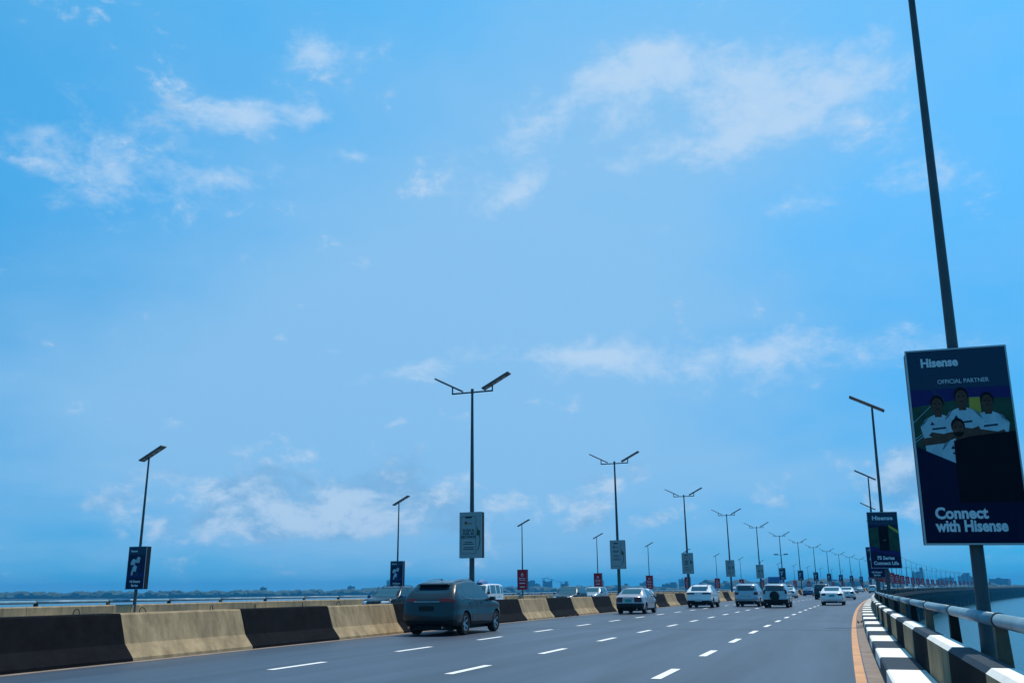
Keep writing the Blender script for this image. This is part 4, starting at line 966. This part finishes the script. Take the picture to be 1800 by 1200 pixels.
# tree belts: lumpy crowns, one mass per stretch of shore
def treeline(px0, px1, dist, hmin, hmax, seed):
    r_ = random.Random(seed); ico = []
    bm = bmesh.new(); bmesh.ops.create_icosphere(bm, subdivisions=2, radius=1); iv = [v.co.copy() for v in bm.verts]; fi = [tuple(v.index for v in f.verts) for f in bm.faces]; bm.free()
    m = MB(); px = px0
    while px < px1:
        d = ground_dir(px); q = d * (dist + r_.uniform(-60, 60)); h = r_.uniform(hmin, hmax); w = r_.uniform(.55, 1.0) * h + 4
        ph = [r_.uniform(0, 6) for _ in range(6)]
        vs = []
        for v in iv:
            k = 1 + .16 * math.sin(4 * v.x + ph[0]) * math.sin(5 * v.z + ph[1]) + .12 * math.sin(9 * v.y + ph[2] + 6 * v.z) + r_.uniform(-.07, .07)
            vs.append((q.x + v.x * w * k, q.y + v.y * w * k, WATER_Z + 1 + h * .5 + v.z * h * .55 * k))
        m.add(vs, fi); px += r_.uniform(.35, .8) * w * FPX / dist
    o = m.build('tree_belt', Mt['trees']); o['kind'] = 'stuff'; tag(o, 'dark belt of trees and scrub along the far shore', 'trees')
treeline(-150, 720, 2260, 7, 16, 1); treeline(650, 1320, 2300, 8, 19, 2); treeline(1240, 1560, 2300, 12, 30, 3); treeline(1500, 2000, 2400, 8, 16, 4)
def building(px, w, top_px, dist, style, label=None, mk=None):
    d = ground_dir(px); yh = 1037 - .009 * (px - 893)
    base = d * dist; zt = EYE + (yh - top_px) * dist / FPX; h = zt - WATER_Z - 1
    wm_ = w * dist / FPX; dp = wm_ * rnd.uniform(.7, 1.2)
    r = empty('building', (base.x, base.y, WATER_Z + .9), -math.atan2(d.x, d.y) + rnd.uniform(-.35, .35))
    mk = mk or Mt['city'][rnd.randrange(4)]
    m = MB()
    if style == 'slant':
        a = [(-wm_ / 2, -dp / 2, 0), (wm_ / 2, -dp / 2, 0), (wm_ / 2, dp / 2, 0), (-wm_ / 2, dp / 2, 0), (-wm_ / 2, -dp / 2, h * .86), (wm_ * .18, -dp / 2, h), (wm_ / 2, -dp / 2, h * .95), (-wm_ / 2, dp / 2, h * .86), (wm_ * .18, dp / 2, h), (wm_ / 2, dp / 2, h * .95)]
        m.add(a, [(3, 2, 1, 0), (0, 1, 6, 5, 4), (1, 2, 9, 6), (2, 3, 7, 8, 9), (3, 0, 4, 7), (4, 5, 8, 7), (5, 6, 9, 8)])
    elif style == 'horn':
        nseg = 8; ft = [(-wm_ / 2 + wm_ * i / nseg, h * (.86 + .14 * (abs(i - nseg / 2) / (nseg / 2)) ** 1.6)) for i in range(nseg + 1)]
        vs = [(x, -dp / 2, 0) for x, _ in ft] + [(x, -dp / 2, z) for x, z in ft] + [(x, dp / 2, 0) for x, _ in ft] + [(x, dp / 2, z) for x, z in ft]; k = nseg + 1; fs = []
        for i in range(nseg): fs += [(i, i + 1, k + i + 1, k + i), (2 * k + i + 1, 2 * k + i, 3 * k + i, 3 * k + i + 1), (k + i, k + i + 1, 3 * k + i + 1, 3 * k + i)]
        fs += [(0, k, 3 * k, 2 * k), (nseg, 2 * k + nseg, 3 * k + nseg, k + nseg)]; m.add(vs, fs)
    else: m.box(-wm_ / 2, wm_ / 2, -dp / 2, dp / 2, 0, h)
    wall = m.build('wall', mk, r)
    if style == 'step':
        m = MB(); m.box(wm_ * .05, wm_ * .45, -dp * .4, dp * .4, h, h * 1.22); m.build('upper_storey', mk, r)
    if style in ('flat', 'step') and rnd.random() < .7:
        m = MB(); q = rnd.uniform(-.3, .15); m.box(wm_ * q, wm_ * (q + .2), -dp * .15, dp * .15, h, h + max(2.5, h * .10)); m.build('roof_tank', mk, r)
    # window bands, proud by a hand
    nst = max(2, int(h / 4.5))
    for kf in range(min(nst, 9)):
        z = h * (kf + .35) / min(nst, 9) * .84; m = MB(); m.box(-wm_ * .42, wm_ * .42, -dp / 2 - .25, -dp / 2 + .1, z, z + h / min(nst, 9) * .38); m.build('window_band', Mt['glass'], r)
    tag(r, label or rnd_lab(), 'building', None if label else 'low buildings on the far shore')
    return r
def rnd_lab(): return 'low hazy building among the trees on the far shore'
# (pixel column, pixel width, top row): what the skyline shows
for px, w, tp_, st in [(95, 26, 1049, 'flat'), (130, 30, 1047, 'step'), (180, 34, 1046, 'flat'), (232, 30, 1043, 'flat'), (285, 30, 1041, 'step'), (335, 40, 1045, 'flat'), (395, 30, 1047, 'flat'), (463, 10, 1033, 'flat'), (500, 36, 1041, 'step'), (550, 14, 1039, 'flat'),
                       (607, 26, 1037, 'flat'), (617, 10, 1031, 'flat'), (640, 18, 1036, 'step'), (683, 7, 1021, 'flat'), (735, 30, 1036, 'flat'), (900, 24, 1032, 'flat'), (915, 10, 1029, 'flat'), (1000, 26, 1033, 'step'), (1025, 16, 1031, 'flat'),
                       (1055, 12, 1021, 'flat'), (1078, 24, 1031, 'step'), (1101, 5, 1026, 'flat'), (1135, 16, 1025, 'step'), (1165, 26, 1031, 'flat'), (1178, 24, 1027, 'step'), (1199, 8, 1019, 'flat'), (1215, 30, 1030, 'flat'), (1272, 16, 1025, 'step'), (1262, 40, 1030, 'flat'), (1300, 30, 1027, 'step'), (1345, 30, 1027, 'flat'),
                       (1425, 40, 1026, 'flat'), (1460, 30, 1023, 'step'), (1495, 24, 1025, 'flat'), (1545, 26, 1022, 'flat'), (1580, 20, 1022, 'step'), (1660, 12, 1018, 'flat'), (1672, 12, 1017, 'flat'), (1720, 18, 1016, 'step'), (1760, 26, 1019, 'flat'), (20, 30, 1048, 'flat'), (-40, 40, 1046, 'step')]:
    building(px, w, tp_, rnd.uniform(2350, 2700), st)
for px, w, tp_, st, lab in [(932, 15, 1020.5, 'slant', 'hazy tower with a slanted roof on the far shore right of the minibus'), (941, 15, 1027, 'flat', 'squat hazy block beside the slant-roofed tower on the far shore'), (962.5, 15.5, 1020, 'horn', 'hazy tower with a sagging roofline between two cranes'),
                            (993, 12, 1026, 'step', 'hazy stepped block right of the sagging-roofed tower on the far shore'), (1611, 7, 1009, 'flat', 'slim hazy tower beyond the red panels of the curve'), (1621, 9, 1008, 'step', 'broad hazy stepped tower beyond the red panels of the curve'), (1698, 14, 1015, 'step', 'hazy high-rise beyond the far end of the curve')]:
    building(px, w, tp_, 2600, st, lab, Mt['city'][1])
def crane(px, top_px, dist, label, flip=1):
    d = ground_dir(px); yh = 1037 - .009 * (px - 893); base = d * dist; h = EYE + (yh - top_px) * dist / FPX - WATER_Z - 1
    r = empty('tower_crane', (base.x, base.y, WATER_Z + .9), -math.atan2(d.x, d.y))
    m = MB(); m.box(-.9, .9, -.9, .9, 0, h); m.build('mast', Mt['city'][1], r)
    m = MB(); m.tube((-flip * 5, 0, h - 1), (flip * 13, 0, h + 1.2), .7, n=5); m.build('jib', Mt['city'][1], r)
    m = MB(); m.box(-flip * 5 - 1.2, -flip * 5 + 1.2, -1, 1, h - 3.5, h - .6); m.build('counterweight', Mt['city'][1], r)
    tag(r, label, 'crane')
crane(957, 1017, 2610, 'thin tower crane rising left of the sagging-roofed tower', 1); crane(970, 1019, 2610, 'thin tower crane at the right end of the sagging-roofed tower', -1)
crane(986, 1023, 2610, 'short tower crane left of the stepped hazy block', -1)

# ------------------------------------------------------------------ haze over the lagoon
hz = bpy.data.materials.new('haze'); hz.use_nodes = True; t = hz.node_tree; t.nodes.clear()
pv = t.nodes.new('ShaderNodeVolumePrincipled'); pv.inputs['Color'].default_value = (0.05, 0.44, 0.86, 1); pv.inputs['Density'].default_value = 0.00021; pv.inputs['Anisotropy'].default_value = 0.0
mo = t.nodes.new('ShaderNodeOutputMaterial'); t.links.new(pv.outputs[0], mo.inputs['Volume'])
hb = MB(); hb.box(-6200, 6200, -3200, 6200, -12.5, 62)
tag(hb.build('haze', hz), 'thin blue haze over the lagoon', None, None, 'stuff')

# ------------------------------------------------------------------ scraps on the carriageway
def scraps(name, s, o, n, spread, label, cat, seed):
    r_ = random.Random(seed); m = MB()
    for _ in range(n):
        ds, do = r_.uniform(-spread, spread), r_.uniform(-.10, .10); a = r_.uniform(0, 6); l = r_.uniform(.06, .22); z = r_.uniform(.01, .06)
        p = Vector((ds, do, z)); q = p + Vector((math.cos(a) * l, math.sin(a) * l * .5, r_.uniform(0, .09))); m.tube(p, q, r_.uniform(.012, .03), .008, n=5)
    ob = m.build(name, Mt['rebar'], None, rp(s, o, .004), (0, 0, math.pi / 2 - float(heading(s)))); tag(ob, label, cat)
scraps('rubbish_scraps', 13.4, -4.12, 46, 1.3, 'dark scraps of shredded rubber lying against the barrier foot', 'rubbish', 5)
scraps('dry_twig', 4.2, 10.78, 7, .16, 'small dark twig lying in the gutter beside the kerb', 'twig', 6)
